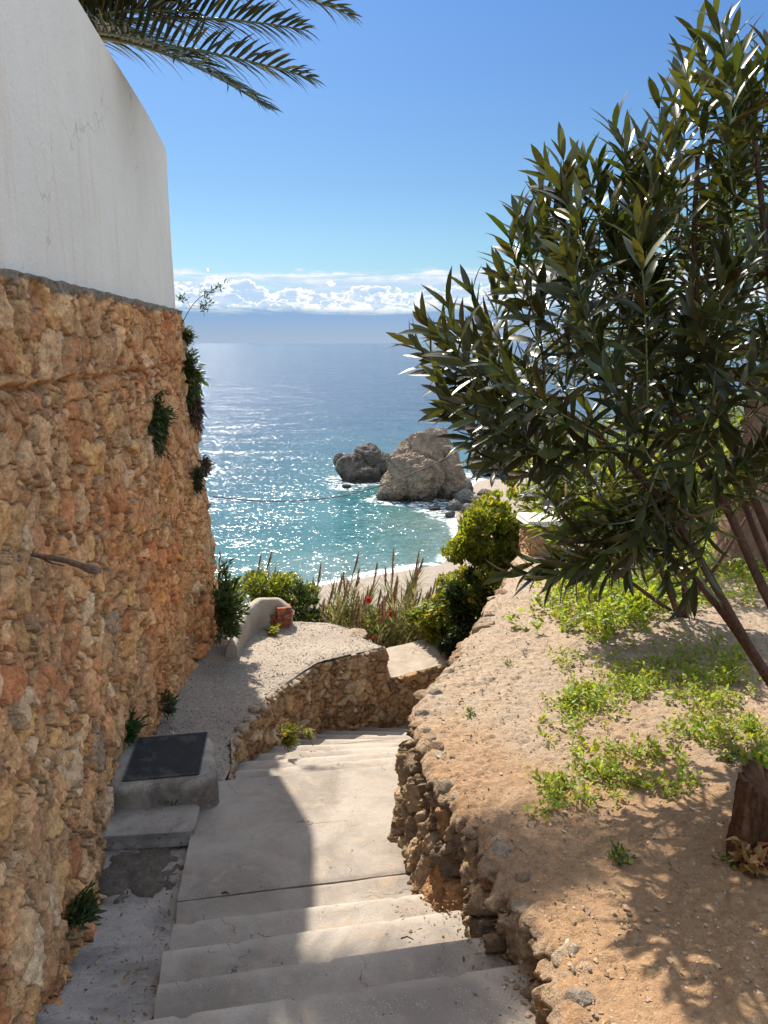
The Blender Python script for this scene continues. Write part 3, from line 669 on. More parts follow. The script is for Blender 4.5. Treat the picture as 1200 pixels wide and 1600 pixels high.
# ------------------------------------------------------------------ stairway
stair = empty('stairway', (0, 3, -2.8), 'worn concrete stairway with a long landing leading down between the stone walls', 'steps')
def nose_slab(name, L, Rr, back, thick, z0, z1, mat, seed, parent, over=0.0):
    """one tread: back edge under the step above, rounded nose, riser. L, Rr nose ends (x,y), back = depth towards the camera"""
    L = np.array(L, float); Rr = np.array(Rr, float); ax = Rr - L; W_ = np.linalg.norm(ax); ax /= W_; n = np.array([-ax[1], ax[0]])
    prof = [(-back, 0)] + [(-back + (back - .03) * k / 14, 0) for k in range(1, 15)] + [(-.014, -.001), (-.006, -.004), (-.001, -.010), (0, -.018)] + [(0, -thick * k / 5) for k in range(1, 6)]
    prof = np.array(prof); ns = max(20, int(W_ / .02)); s = np.linspace(0, W_, ns)
    Sx, Pd = np.meshgrid(s, prof[:, 0]); Sx, Pz = np.meshgrid(s, prof[:, 1])
    x = L[0] + ax[0] * Sx + n[0] * Pd; y = L[1] + ax[1] * Sx + n[1] * Pd
    nn = fbm(x * 6, y * 6, None, 4, seed); wear_and_light = np.exp(-((Pd) / .06) ** 2) * (0.5 + .5 * fbm(Sx * 5, Sx * 0, None, 4, seed + 3))
    z = z0 + (z1 - z0) * (-Pd / back) + Pz + .0025 * nn - .005 * wear_and_light
    chip = ss(fbm(Sx * 14, Pd * 14, None, 3, seed + 6), .35, .6) * np.exp(-(Pd / .035) ** 2); z -= .009 * chip
    x += n[0] * (-.004 * nn - .006 * chip); y += n[1] * (-.004 * nn - .006 * chip)
    V = np.stack([x, y, z], -1) - np.array(stair.location)
    a = Acc(); a.add(V, grid_faces(*Sx.shape))
    back_vis = back - .30
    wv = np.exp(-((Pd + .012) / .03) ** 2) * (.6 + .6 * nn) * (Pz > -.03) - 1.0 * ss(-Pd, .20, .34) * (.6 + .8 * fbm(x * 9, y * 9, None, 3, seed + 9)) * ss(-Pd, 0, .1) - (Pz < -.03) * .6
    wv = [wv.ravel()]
    for k in (0, -1):                                   # side cheeks
        top_ = V[:, k]; a.add(np.stack([top_, top_ - np.array([0, 0, .13])], 0), grid_faces(2, len(top_))); wv.append(np.zeros(2 * len(top_)))
    return a.build(name, mat, parent, attr={'wear_and_light': np.concatenate(wv)})
NZ = [-2.10, -2.235, -2.37, -2.50]
NP = [((220, 1590), (833, 1499)), ((247, 1534), (783, 1455)), ((255, 1483), (742, 1415)), ((271, 1440), (705, 1388))]
ext = 0.12
noses = []
for (l, r), z in zip(NP, NZ):
    a, b = P(*l, z=z)[:2], P(*r, z=z)[:2]; u_ = (b - a) / np.linalg.norm(b - a); noses.append((a, b + u_ * ext, z))
a0, b0, _ = noses[0]; nrm = np.array([-(b0 - a0)[1], (b0 - a0)[0]]); nrm /= np.linalg.norm(nrm)
for k in (3, 2, 1):                                     # the steps the photographer stands on
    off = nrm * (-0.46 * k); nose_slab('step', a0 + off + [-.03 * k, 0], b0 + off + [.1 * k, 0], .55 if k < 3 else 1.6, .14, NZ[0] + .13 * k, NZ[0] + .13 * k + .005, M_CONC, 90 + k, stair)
for i, (a, b, z) in enumerate(noses):
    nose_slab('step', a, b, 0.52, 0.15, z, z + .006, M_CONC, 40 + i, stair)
# landing: two pours with a joint, then the lower noses
JL, JR = P(277, 1408, z=-2.63)[:2], P(700, 1357, z=-2.63)[:2]
def poly_slab(name, left, right, zl, mat, seed, nseg=90, thick=.14, joint=0):
    """sheet between a left and a right polyline (same parameter), zl = start/end level"""
    l = path_interp(left, nseg); r = path_interp(right, nseg); m = 80
    t = np.linspace(0, 1, m)[None, :, None]; XY = l[:, None] * (1 - t) + r[:, None] * t
    q = np.linspace(0, 1, nseg)[:, None]
    z = zl[0] + (zl[1] - zl[0]) * q + .006 * fbm(XY[..., 0] * 3, XY[..., 1] * 3, None, 4, seed) + .002 * fbm(XY[..., 0] * 20, XY[..., 1] * 20, None, 3, seed + 1)
    z = z - .008 * np.exp(-(np.minimum(np.arange(nseg), nseg - 1 - np.arange(nseg)) / 1.0) ** 2)[:, None]
    V = np.concatenate([XY, z[..., None]], -1) - np.array(stair.location); a = Acc(); a.add(V, grid_faces(nseg, m, flip=True))
    for e_ in (V[0], V[-1], V[:, 0], V[:, -1]): a.add(np.stack([e_, e_ - np.array([0, 0, thick])], 0), grid_faces(2, len(e_)))
    return a.build(name, mat, stair)
LL = [P(u, v, z=z)[:2] for u, v, z in ((277, 1407, -2.63), (303, 1275, -2.67), (330, 1222, -2.70), (345, 1217, -2.70))]
LR = [P(700, 1356, z=-2.63)[:2], P(690, 1290, z=-2.67)[:2], P(660, 1200, z=-2.70)[:2], P(668, 1189, z=-2.71)[:2]]
poly_slab('landing', [JL + (noses[3][0] - JL) * 1.2, JL], [JR + (noses[3][1] - JR) * 1.2, JR], (-2.622, -2.63), M_CONC, 7, 30)
off = np.array([0.0, .007]); poly_slab('landing', [p + off for p in LL], [p + off for p in LR], (-2.63, -2.71), M_CONC, 8)
# lower flight, turning slightly to the right
z = -2.71; a = P(345, 1217, z=z)[:2]; b = P(668, 1189, z=z)[:2]; ang0 = math.atan2(*(b - a)[::-1]); cpt = (a + b) / 2
for k in range(8):
    z_ = -2.71 - .125 * (k + 1) ; ang = ang0 - .035 * k
    cpt = cpt + np.array([math.sin(-ang) * .31 + .02, math.cos(ang) * .31])
    u_ = np.array([math.cos(ang), math.sin(ang)]); hw = 0.86 + .05 * k
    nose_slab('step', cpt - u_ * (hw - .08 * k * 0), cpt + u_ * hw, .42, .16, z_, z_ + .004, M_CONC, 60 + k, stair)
zL = z_ - .13
X, Y = np.meshgrid(np.linspace(-1.2, 4.5, 60), np.linspace(cpt[1] - .35, 9.2, 40))
grid('lower_landing', X - stair.location[0], Y - stair.location[1], zL + .01 * fbm(X * 2, Y * 2, None, 3, 5) - stair.location[2], M_CONC, stair)
print('lower landing z', zL, 'y', cpt)

# rough strip left of the steps
SL = [P(u, v, z=z)[:2] for u, v, z in ((222, 1592, -2.13), (250, 1530, -2.26), (277, 1408, -2.66), (296, 1300, -2.71))]
ysr = np.linspace(0.3, 4.0, 160)
rx = np.interp(ysr, [p[1] for p in SL], [p[0] for p in SL]) + np.where(ysr < SL[0][1], (SL[0][1] - ysr) * -.02, 0)
lx = wall_x(ysr, np.full_like(ysr, -2.5)) - .15
t = np.linspace(0, 1, 70)[:, None]; X = lx[None] * (1 - t) + rx[None] * t; Y = np.broadcast_to(ysr[None], X.shape)
zst = smooth_interp(ysr, [-1, 1.2, 2.04, 2.3, 2.95, 3.3, 4.2], [-1.75, -1.82, -2.17, -2.32, -2.62, -2.72, -2.76], .1)
def strip_z(X, Y):
    return smooth_interp(Y, [-1, 1.2, 2.04, 2.3, 2.95, 3.3, 4.2], [-1.75, -1.82, -2.17, -2.32, -2.62, -2.72, -2.76], .1) + .020 * fbm(X * 3, Y * 3, None, 4, 33) + .012 * fbm(X * 14, Y * 14, None, 5, 34, .6)
Z = strip_z(X, Y) + .02 * (1 - t) ** 2
props(grid('rough_pavement', X, Y, Z, M_STRIP, flip=True), 'cracked rough concrete strip between the stone wall and the steps', 'pavement', kind='structure')
X, Y = np.meshgrid(np.linspace(-1.75, -1.07, 80), np.linspace(3.20, 4.05, 90))
rr0 = np.hypot((X + 1.36) / .31, (Y - 3.60) / .27) + .8 * fbm(X * 5, Y * 5, None, 5, 36, .65)
mk0 = 1 - ss(rr0, .55, 1.2); Z = strip_z(X, Y) - .05 + .066 * mk0 + .008 * fbm(X * 30, Y * 30, None, 3, 37)
props(grid('dirt_patch', X, Y, Z, M_DIRT, flip=False), 'dark damp dirt below the small concrete slab', 'dirt', kind='structure')

# ------------------------------------------------------------------ gravel path and its wall
PW = np.array([P(362, 1192, z=-2.74), P(360, 1157, z=-2.74), P(382, 1131, z=-2.76), P(409, 1109, z=-2.79), P(431, 1079, z=-2.83), P(495, 1039, z=-2.90), P(540, 1028, z=-2.935), P(600, 1011, z=-2.97)])
far_edge = np.array([P(570, 1000, z=-2.99), P(552, 986, z=-3.0), P(515, 975, z=-3.0), P(480, 982, z=-3.0), P(455, 991, z=-2.98), P(430, 992, z=-2.97)])
def path_z(x, y): return np.interp(y, [3.8, 4.6, 5.5, 6.8, 7.3, 8.2], [-2.72, -2.75, -2.78, -2.88, -2.95, -3.0]) - .03 * ss(x, -.6, .2)
right_edge = np.concatenate([[[-1.06, 4.05, -2.7]], PW, far_edge[:3]])[:, :2]
ny = 190
re = path_interp(right_edge, ny)
le = np.stack([np.interp(np.linspace(0, 1, ny), [0, .45, .8, 1], [-1.9, -1.9, -1.95, -1.5]), np.interp(np.linspace(0, 1, ny), [0, .3, .62, .82, 1], [4.0, 5.3, 7.0, 7.7, 8.0])], 1)
t = np.linspace(0, 1, 110)[:, None, None]; XY = le[None] * (1 - t) + re[None] * t; X, Y = XY[..., 0], XY[..., 1]
ew = .035 * (1 - ss(1 - t[..., 0], 0, .03))
Z = path_z(X, Y) + .010 * fbm(X * 4, Y * 4, None, 4, 14) + .006 * fbm(X * 25, Y * 25, None, 3, 15) - ew * .3
props(grid('path', X, Y, Z, M_GRAV, flip=True), 'pale gravel path curving along the foot of the tall stone wall', 'path', kind='structure')
PAL_P = [(3, (0.50, 0.32, 0.17)), (2, (0.56, 0.39, 0.235)), (1.5, (0.42, 0.25, 0.135)), (1, (0.60, 0.46, 0.31)), (.6, (0.36, 0.235, 0.15))]
def face_wall(name, line, zt, zb, seed, big, prot, pal, parent, origin, res=.0085, lump=0.03, over=0.0, mort=(.42, .29, .18), ztn=.012, captop=None):
    """rubble face under a polyline (x, y): normal to the right of travel; zt(s) zb(s) arrays on the polyline"""
    line = np.asarray(line, float); seg = np.r_[0, np.cumsum(np.linalg.norm(np.diff(line[:, :2], axis=0), axis=1))]
    n = int(seg[-1] / res); s = np.linspace(0, seg[-1], n); p = np.stack([np.interp(s, seg, line[:, k]) for k in (0, 1)], 1)
    for _ in range(4): p[1:-1] = (p[:-2] + 2 * p[1:-1] + p[2:]) / 4
    T = np.gradient(p, axis=0); T = norm(T); N = np.stack([T[:, 1], -T[:, 0]], 1)
    ztop = np.interp(s, seg, zt) + ztn * fbm(s * 5, s * 0, None, 4, seed + 2); zbot = np.interp(s, seg, zb); H = (ztop - zbot).max(); m = max(8, int(H / res))
    q = np.linspace(0, 1, m)[:, None]; Zg = zbot[None] + (ztop - zbot)[None] * q; Sg = np.broadcast_to(s[None], Zg.shape)
    h, mk, rr, e = rubble_height(Sg, Zg, seed, big, prot)
    h = h + lump * fbm(Sg * 3, Zg * 3, None, 3, seed + 8)
    topd = ztop[None] - Zg
    h = h * ss(topd, -.005, .02) + over * (1 - ss(topd, 0, .08))
    X = p[None, :, 0] + N[None, :, 0] * h; Yy = p[None, :, 1] + N[None, :, 1] * h
    col = pick(rr[3], pal) * (.75 + .5 * rr[4])[..., None]; mo = np.array(mort) * (1 + .25 * fbm(Sg * 12, Zg * 12, None, 3, 3))[..., None]
    col = col * mk[..., None] + mo * (1 - mk[..., None])
    if captop is not None:
        w = (1 - ss(topd + .02 * fbm(Sg * 9, Zg * 9, None, 2, 5), 0.0, captop[0]))[..., None]; col = col * (1 - w) + np.array(captop[1]) * w
    V = np.stack([X, Yy, Zg], -1) - np.array(origin)
    return mesh(name, V, grid_faces(m, n), M_WALL, parent, col), np.stack([p[:, 0], p[:, 1], ztop], 1), N
pwall = empty('path_wall', (-.6, 6.2, -3.9), 'low orange rubble wall holding up the gravel path above the lower steps', 'stone wall')
lineP = [tuple(PW[0][:2] + [.0, -.25])] + [tuple(q[:2]) for q in PW] + [(-.03, 7.30), tuple(far_edge[0][:2]), tuple(far_edge[1][:2])]
ztP = np.r_[-2.80, PW[:, 2] + .008, -2.99, -3.01, -3.03]; zbP = np.full(len(ztP), -4.3)
face_wall('masonry', lineP, ztP, zbP, 404, .12, .035, PAL_P, pwall, pwall.location, captop=(.03, (.46, .38, .29)))
# second, lower block across the turn of the stairs
B2 = empty('stair_parapet', (.5, 7.5, -4.3), 'thick low stone parapet with a pale flat top where the stairs turn', 'parapet')
l2 = np.array([P(560, 1062, z=-3.30), P(618, 1058, z=-3.30), P(660, 1046, z=-3.28), P(705, 1034, z=-3.26)]); l2 = np.concatenate([l2, [l2[-1] + (l2[-1] - l2[-2]) * 3]])
f2, top2, N2 = face_wall('masonry', l2[:, :2], l2[:, 2], np.full(len(l2), -4.35), 505, .13, .03, PAL_P, B2, B2.location)
m2 = 30; t = np.linspace(0, 1, m2)[:, None, None]; back = top2[:, :2] - N2 * .62
XY = top2[None, :, :2] * (1 - t) + back[None] * t; X, Y = XY[..., 0], XY[..., 1]
Z = top2[None, :, 2] + .012 * fbm(X * 8, Y * 8, None, 4, 7) * ss(t[..., 0], 0, .1) + .03 * t[..., 0]
a = Acc(); a.add(np.stack([X, Y, Z], -1), grid_faces(*X.shape)); bk = np.stack([np.stack([X[-1], Y[-1], Z[-1]], -1), np.stack([X[-1], Y[-1], Z[-1] - 1.3], -1)]); a.add(bk, grid_faces(2, X.shape[1]))
a.build('coping', M_PLAST, B2, origin=B2.location)
# little raised kerb stone at the far right of the path
def tube_wall(name, pts, w, h, mat, label, cat, seed, zfun=None, parent=None, col=None, lump=.02):
    """rounded low wall along a ground polyline (x,y,z ground), heights h"""
    n = 90; p = smooth_path(np.column_stack([np.asarray(pts), h, w]), n, 5); T = np.gradient(p[:, :2], axis=0); T = norm(T); N = np.stack([T[:, 1], -T[:, 0]], 1)
    th = np.linspace(0, math.pi, 22); cxs = np.cos(th); sn = np.sin(th) ** .45
    prof = [( -1, -1.2)] + [(-np.sign(c) * abs(c) ** .55, s) for c, s in zip(cxs, sn)] + [(1, -1.2)]
    prof = np.array(prof)
    X = p[:, None, 0] + N[:, None, 0] * prof[None, :, 0] * p[:, None, 4] / 2; Y = p[:, None, 1] + N[:, None, 1] * prof[None, :, 0] * p[:, None, 4] / 2
    Z = p[:, None, 2] + prof[None, :, 1] * p[:, None, 3]
    d = lump * fbm(X * 7, Y * 7, Z * 7, 4, seed); X = X + N[:, None, 0] * d * np.sign(prof[None, :, 0]); Z = Z + d * .6 * (prof[None, :, 1] > 0)
    a = Acc(); a.add(np.stack([X, Y, Z], -1), grid_faces(*X.shape), col)
    for r_ in (0, -1): a.add(np.stack([X[r_], Y[r_], Z[r_]], -1), [np.arange(X.shape[1])[None]], col)
    o = a.build(name, mat, parent, origin=(p[0, 0], p[0, 1], p[0, 2]))
    return props(o, label, cat) if label else o
cw = [P(366, 1027, z=-2.87), P(368, 1010, z=-2.88), P(378, 985, z=-2.90)]
tube_wall('curved_kerb_wall', [(-1.42, 6.72, -2.87), (-1.44, 7.1, -2.9), (-1.43, 7.5, -2.92), (-1.33, 7.75, -2.94), (-1.13, 7.85, -2.96), (-1.0, 7.83, -2.97)], [.11, .11, .12, .13, .14, .13], [.13, .18, .25, .30, .29, .20], M_PLAST,
          'curved plastered kerb wall with a rounded top at the far end of the gravel path', 'kerb wall', 5)
a = Acc(); rs = np.random.default_rng(3)
bx = P(436, 985, z=-3.0); 
for r_ in range(4):
    for c_ in range(3):
        s = np.array([.085, .12, .032]) * (1 + .2 * rs.normal(size=3)); o_ = bx + np.array([-.06 + c_ * .075 + rs.normal() * .012, .05 + rs.normal() * .02, .02 + r_ * .068])
        cube = np.array([[i, j, k] for i in (-1, 1) for j in (-1, 1) for k in (-1, 1)], float) * s * .5 * [1, 1, 1.9]; an_ = rs.normal() * .2; c, s_ = math.cos(an_), math.sin(an_)
        cube[:, :2] = cube[:, :2] @ np.array([[c, -s_], [s_, c]]); cube += rs.normal(size=cube.shape) * .006
        a.add(cube + o_, np.array([[0, 1, 3, 2], [4, 6, 7, 5], [0, 4, 5, 1], [2, 3, 7, 6], [0, 2, 6, 4], [1, 5, 7, 3]]), np.array([.42, .16, .09]) * (.7 + .5 * rs.random()))
props(a.build('brick_stub', M_WALL, smooth=False, origin=bx), 'broken stub of red bricks at the end of the curved kerb wall', 'brick stub')
rock('edge_stone', P(556, 992, z=-3.0), (.13, .10, .045), 77, 'flat pale stone lump on the far right corner of the gravel path', sub=4, cat='stone', wet=False, cols=((.42, .33, .24), (.36, .28, .2), (.45, .36, .27)), amp=.2, mat=M_WALL)
rock('edge_stone', P(352, 955, z=-2.6), (.10, .15, .10), 79, 'reddish earth-covered stone beside the wall corner behind the kerb wall', sub=4, cat='stone', wet=False, cols=((.36, .22, .14), (.30, .19, .12), (.4, .27, .18)), amp=.25, mat=M_WALL)
for i, (u, v, s) in enumerate([(398, 1108, .05), (412, 1106, .045), (390, 1125, .055), (378, 1140, .06), (368, 1160, .05), (421, 1090, .04)]):
    p = P(u, v, z=path_z(np.array(-1.0), np.array(5.3)) + .01)
    rock('edge_stone', p, (s, s * .8, s * .55), 90 + i, ['pale stone set on the edge of the gravel path wall where it steps down'][0], sub=3, cat='stone', group='stones along the near edge of the path wall', wet=False, cols=((.52, .42, .32), (.42, .31, .22), (.5, .36, .24)), amp=.2, mat=M_WALL)

# ------------------------------------------------------------------ manhole box, slab
bc = np.array([-1.385, 4.28]); mb = empty('manhole_box', (*bc, -2.70), 'raised rounded concrete box with a black mesh cover beside the steps', 'manhole')
def round_box(hx, hy, z0, z1, rad, seed, lump=.012, skew=0.0, n=110, ex=4.0):
    th = np.linspace(0, 2 * math.pi, n, endpoint=False); c, s = np.cos(th), np.sin(th)
    ux = np.sign(c) * np.abs(c) ** (2 / ex); uy = np.sign(s) * np.abs(s) ** (2 / ex)
    lv = [(1.03, z0), (1.01, z0 + .03)] + [(1.0, z0 + (z1 - z0 - rad) * k) for k in (.4, .7, 1.0)] + [(1 - rad / hx * (1 - math.cos(a)), z1 - rad * (1 - math.sin(a))) for a in np.linspace(.3, math.pi / 2, 6)] + [(.75, z1), (.45, z1), (.0, z1)]
    V = []
    for k, z in lv: V.append(np.stack([ux * hx * k, uy * hy * k, np.full(n, z)], -1))
    V = np.array(V); d = lump * fbm(V[..., 0] * 8, V[..., 1] * 8, V[..., 2] * 8, 4, seed)
    V[..., 0] += d * ux[None]; V[..., 1] += d * uy[None]; V[..., 2] += d * .25; V[..., 0] += skew * V[..., 1]
    i = np.arange(len(lv) - 1)[:, None] * n; j = np.arange(n)[None]; j2 = (j + 1) % n
    return V.reshape(-1, 3), np.stack([i + j, i + j2, i + n + j2, i + n + j], -1).reshape(-1, 4)
a = Acc(); V, F = round_box(.345, .30, -.06, .203, .045, 5, .014, -.12, 110, 6.0); a.add(V, F)
M_BOX = concrete_mat('stained_concrete', (0.38, 0.33, 0.275), (0.13, 0.11, 0.09), 0.5, (0.30, 0.22, 0.15), 1.8)
bo = a.build('body', M_BOX, mb); bo.rotation_euler.z = R(9)
a = Acc(); hx, hy = .235, .235
pl = np.array([[-hx, -hy, 0], [hx, -hy, 0], [hx, hy, 0], [-hx, hy, 0]]); 
a.add(np.concatenate([pl + [0, 0, .2325], pl + [0, 0, .19]]), [np.array([[0, 1, 2, 3]]), np.array([[0, 4, 5, 1], [1, 5, 6, 2], [2, 6, 7, 3], [3, 7, 4, 0]])])
for k in range(47):                                     # diamond mesh wires
    q = -hx + .01 * k + .005; 
    for A, B in (((q, -hy, .2335), (q, hy, .2335)), ((-hx, q, .2345), (hx, q, .2345))):
        V, F = tube([A, B], .0016, 4); a.add(V, F)
for A, B in (((-hx, -hy), (hx, -hy)), ((hx, -hy), (hx, hy)), ((hx, hy), (-hx, hy)), ((-hx, hy), (-hx, -hy))):
    V, F = tube([(*A, .234), (*B, .234)], .006, 6); a.add(V, F)
co_ = a.build('cover', M_DARKM, mb, smooth=False); co_.location = (.045, .035, -.022); co_.rotation_euler.z = R(10)
for v in co_.data.vertices: v.co.x += .06 * v.co.y; v.co.y *= 1.04; v.co.x *= .92
a = Acc(); V, F = round_box(.30, .135, -.05, .035, .008, 9, .006, 0, 90, 9.0); a.add(V, F)
sl = a.build('concrete_slab', M_STRIP, origin=(0, 0, 0)); sl.location = (-1.36, 3.865, -2.665); sl.rotation_euler.z = R(5); props(sl, 'small flat concrete slab in front of the manhole box', 'slab')
rock('boulder', P(152, 1272, z=-2.66), (.09, .14, .07), 97, 'rounded grey boulder wedged between the slab and the tall stone wall', sub=4, cat='boulder', wet=False, cols=((.38, .33, .27), (.3, .26, .21), (.4, .34, .28)), amp=.15, mat=M_WALL)

# ------------------------------------------------------------------ right terrace: soil and its rough wall
TE = np.array([[-3, .50], [1.0, .50], [1.73, .50], [2.03, .535], [2.45, .467], [2.85, .36], [3.2, .275], [3.55, .195], [3.8, .17], [4.0, .19], [4.56, .41], [5.4, .69], [6.26, .98], [6.9, 1.18], [8, 1.5], [9.5, 2.1], [12, 3.8]])
TZ = np.array([[-3, -1.72], [1.7, -1.80], [2.45, -1.90], [3.2, -1.96], [3.8, -2.0], [4.6, -2.01], [6.3, -2.06], [9, -2.2], [12, -2.5]])
def t_edge(y): return smooth_interp(y, TE[:, 0], TE[:, 1], .07)
def t_z(x, y):
    s = x - np.interp(y, TE[:, 0], TE[:, 1])
    return np.interp(y, TZ[:, 0], TZ[:, 1]) + .05 * np.clip(s, 0, 3) + .035 * fbm(x * 1.1, y * 1.1, None, 3, 71)
sg = axis(0, 1.9, .0095, -.001, 12, 1.10); sg = sg[sg >= 0]
yg = axis(1.3, 4.7, .0095, -3, 10.2, 1.03)
S, Y = np.meshgrid(sg, yg); je = .05 * fbm(Y * 4, Y * 0, None, 4, 73, .6) + .022 * fbm(Y * 24, Y * 0, None, 3, 74, .6)
X = t_edge(Y) + S + je * np.exp(-S / .06)
lumps = .014 * fbm(X * 4, Y * 4, None, 4, 75) + .011 * fbm(X * 19, Y * 19, None, 4, 76, .65)
clod = ss(fbm(X * 33, Y * 33, None, 2, 78), .25, .6) * .008 + .010 * ss(fbm(X * 14, Y * 14, None, 3, 178), .3, .5)
rim = np.exp(-S / .05)
Z = t_z(X, Y) + lumps + clod - .008 * rim - .012 * np.exp(-S / .010) - .03 * rim * ss(fbm(Y * 9, S * 9, None, 3, 79), .1, .6)
terr = props(grid('terrace_soil', X, Y, Z, M_SOIL, flip=False), 'dry sandy terrace of bare soil on the right', 'soil', kind='structure')
edgeV = np.stack([X[:, 0], Y[:, 0], Z[:, 0]], -1)
tw = empty('terrace_wall', (.4, 3, -2.9), 'crumbling low dark rubble wall along the edge of the soil terrace', 'stone wall')
TERW = tw; yl = np.arange(.2, 9.0, .0085); exl = np.interp(yl, edgeV[:, 1], edgeV[:, 0]); ezl = np.interp(yl, edgeV[:, 1], edgeV[:, 2])
gp = np.gradient(exl, yl); gpm = np.convolve(np.pad(gp, 20, 'edge'), np.ones(41) / 41, 'valid'); NN = np.stack([-np.ones_like(gpm), gpm], 1); NN = norm(NN)
zbot = np.where(yl < 4.2, -3.1, -3.1 - (yl - 4.2) * .55); mrow = 150; q = np.linspace(0, 1, mrow)[:, None] ** 1.0
Zg = zbot[None] + (ezl - zbot)[None] * q; Sg = np.broadcast_to(yl[None] * 1.08, Zg.shape)
PAL_T = [(3, (0.40, 0.28, 0.175)), (2, (0.30, 0.215, 0.145)), (1.5, (0.47, 0.34, 0.22)), (1.4, (0.46, 0.26, 0.13)), (1, (0.22, 0.165, 0.12)), (.6, (.40, .20, .11))]
h, mk, rr, e = rubble_height(Sg * 1.15, Zg * .75, 606, .17, .06)
cave = ss(fbm(Sg * 3.2, Zg * 3.5, None, 4, 88), .05, .5)
dtop = (ezl[None] - Zg)
h = h - .10 * cave * ss(dtop, .03, .10) + .04 * fbm(Sg * 2.2, Zg * 2.2, None, 3, 87)
h = h * ss(dtop, .0, .09) - .03 * ss(dtop, .04, .12) * (1 - ss(dtop, .12, .24)) + .012 * ss(dtop, .0, .02) * (1 - ss(dtop, .02, .06))
h = h + .05 * ss(dtop, .25, .7)
X = exl[None] + NN[None, :, 0] * h; Yy = yl[None] + NN[None, :, 1] * h
col = pick(rr[3], PAL_T) * (.7 + .55 * rr[4])[..., None]; mo = np.array([.24, .165, .11]); col = col * mk[..., None] + mo * (1 - mk[..., None])
soilc = (1 - ss(dtop + .03 * fbm(Sg * 8, Zg * 8, None, 3, 4), .03, .10))[..., None]; col = col * (1 - soilc) + np.array([.40, .285, .19]) * soilc
mesh('masonry', np.stack([X, Yy, Zg], -1) - np.array(tw.location), grid_faces(mrow, len(yl), flip=True), M_WALL, tw, col)

def ground_z(x, y): return float(t_z(np.array([x]), np.array([y]))[0])
def on_terrace(u, v, it=6):
    z = -2.0
    for _ in range(it): p = P(u, v, z=z); z = ground_z(p[0], p[1])
    return np.array([p[0], p[1], z])

# pebbles: nobody could count them
import bmesh
bm = bmesh.new(); bmesh.ops.create_icosphere(bm, subdivisions=1, radius=1); PV = np.array([v.co[:] for v in bm.verts]); PF = np.array([[v.index for v in f.verts] for f in bm.faces]); bm.free()
def pebbles(name, pts, sizes, cols, label, mat=M_PEB):
    a = Acc(); n = len(pts)
    sc = sizes[:, None, None] * (0.6 + .8 * rng.random((n, 1, 3))) * np.array([1, 1, .7]); V = PV[None] * sc + rng.normal(size=(n, len(PV), 3)) * sizes[:, None, None] * .22
    th = rng.random(n) * 6.28; c, s = np.cos(th)[:, None], np.sin(th)[:, None]; x, y = V[..., 0] * c - V[..., 1] * s, V[..., 0] * s + V[..., 1] * c
    V = np.stack([x, y, V[..., 2]], -1) + pts[:, None, :]
    F = (PF[None] + (np.arange(n) * len(PV))[:, None, None]).reshape(-1, 3)
    o = mesh(name, V, F, mat, None, np.repeat(cols, len(PV), 0), False); return props(o, label, 'pebbles', kind='stuff')
n = 9000; y = 1.5 + 5.5 * rng.random(n) ** 1.6; x = t_edge(y) + .03 + rng.random(n) ** 1.3 * 2.6; sz = .0020 + .0060 * rng.random(n) ** 4
big = rng.random(n) < .006; sz[big] = .007 + .008 * rng.random(big.sum())
z = t_z(x, y) + sz * .2 + .003
cc = pick(rng.random(n), [(3, (.40, .28, .18)), (2, (.30, .21, .14)), (.5, (.48, .38, .28)), (1.2, (.16, .12, .09))])
pebbles('pebbles', np.stack([x, y, z], -1), sz, cc, 'pebbles and clods scattered over the dry soil terrace')
n = 5000; t1 = rng.random(n); t2 = rng.random(n) ** .8; i1 = (t1 * (ny - 1)).astype(int)
xy = le[i1] * (1 - t2)[:, None] + re[i1] * t2[:, None] + rng.normal(size=(n, 2)) * .01; sz = .003 + .006 * rng.random(n) ** 3
pebbles('gravel', np.column_stack([xy, path_z(xy[:, 0], xy[:, 1]) + .004]), sz, pick(rng.random(n), [(3, (.34, .31, .28)), (2, (.25, .23, .21)), (1.2, (.46, .41, .36))]), 'loose gravel lying on the path')
n = 700; y = 2.0 + 2.3 * rng.random(n); xr = np.interp(y, [2.0, 2.28, 2.6, 3.3, 4.2], [.60, .55, .46, .28, .16]); x = xr - .015 - .16 * rng.random(n) ** 2.2
zz_ = np.interp(y, [1.0, 2.3, 2.301, 2.58, 2.581, 2.9, 2.901, 3.13, 3.131, 4.3], [-2.1, -2.1, -2.235, -2.235, -2.37, -2.37, -2.50, -2.50, -2.625, -2.70])
pebbles('debris', np.column_stack([x, y, zz_ + .004]), .003 + .008 * rng.random(n) ** 4, pick(rng.random(n), [(3, (.38, .27, .18)), (2, (.25, .16, .10)), (1, (.5, .4, .3))]), 'crumbled earth and chips along the foot of the terrace wall')

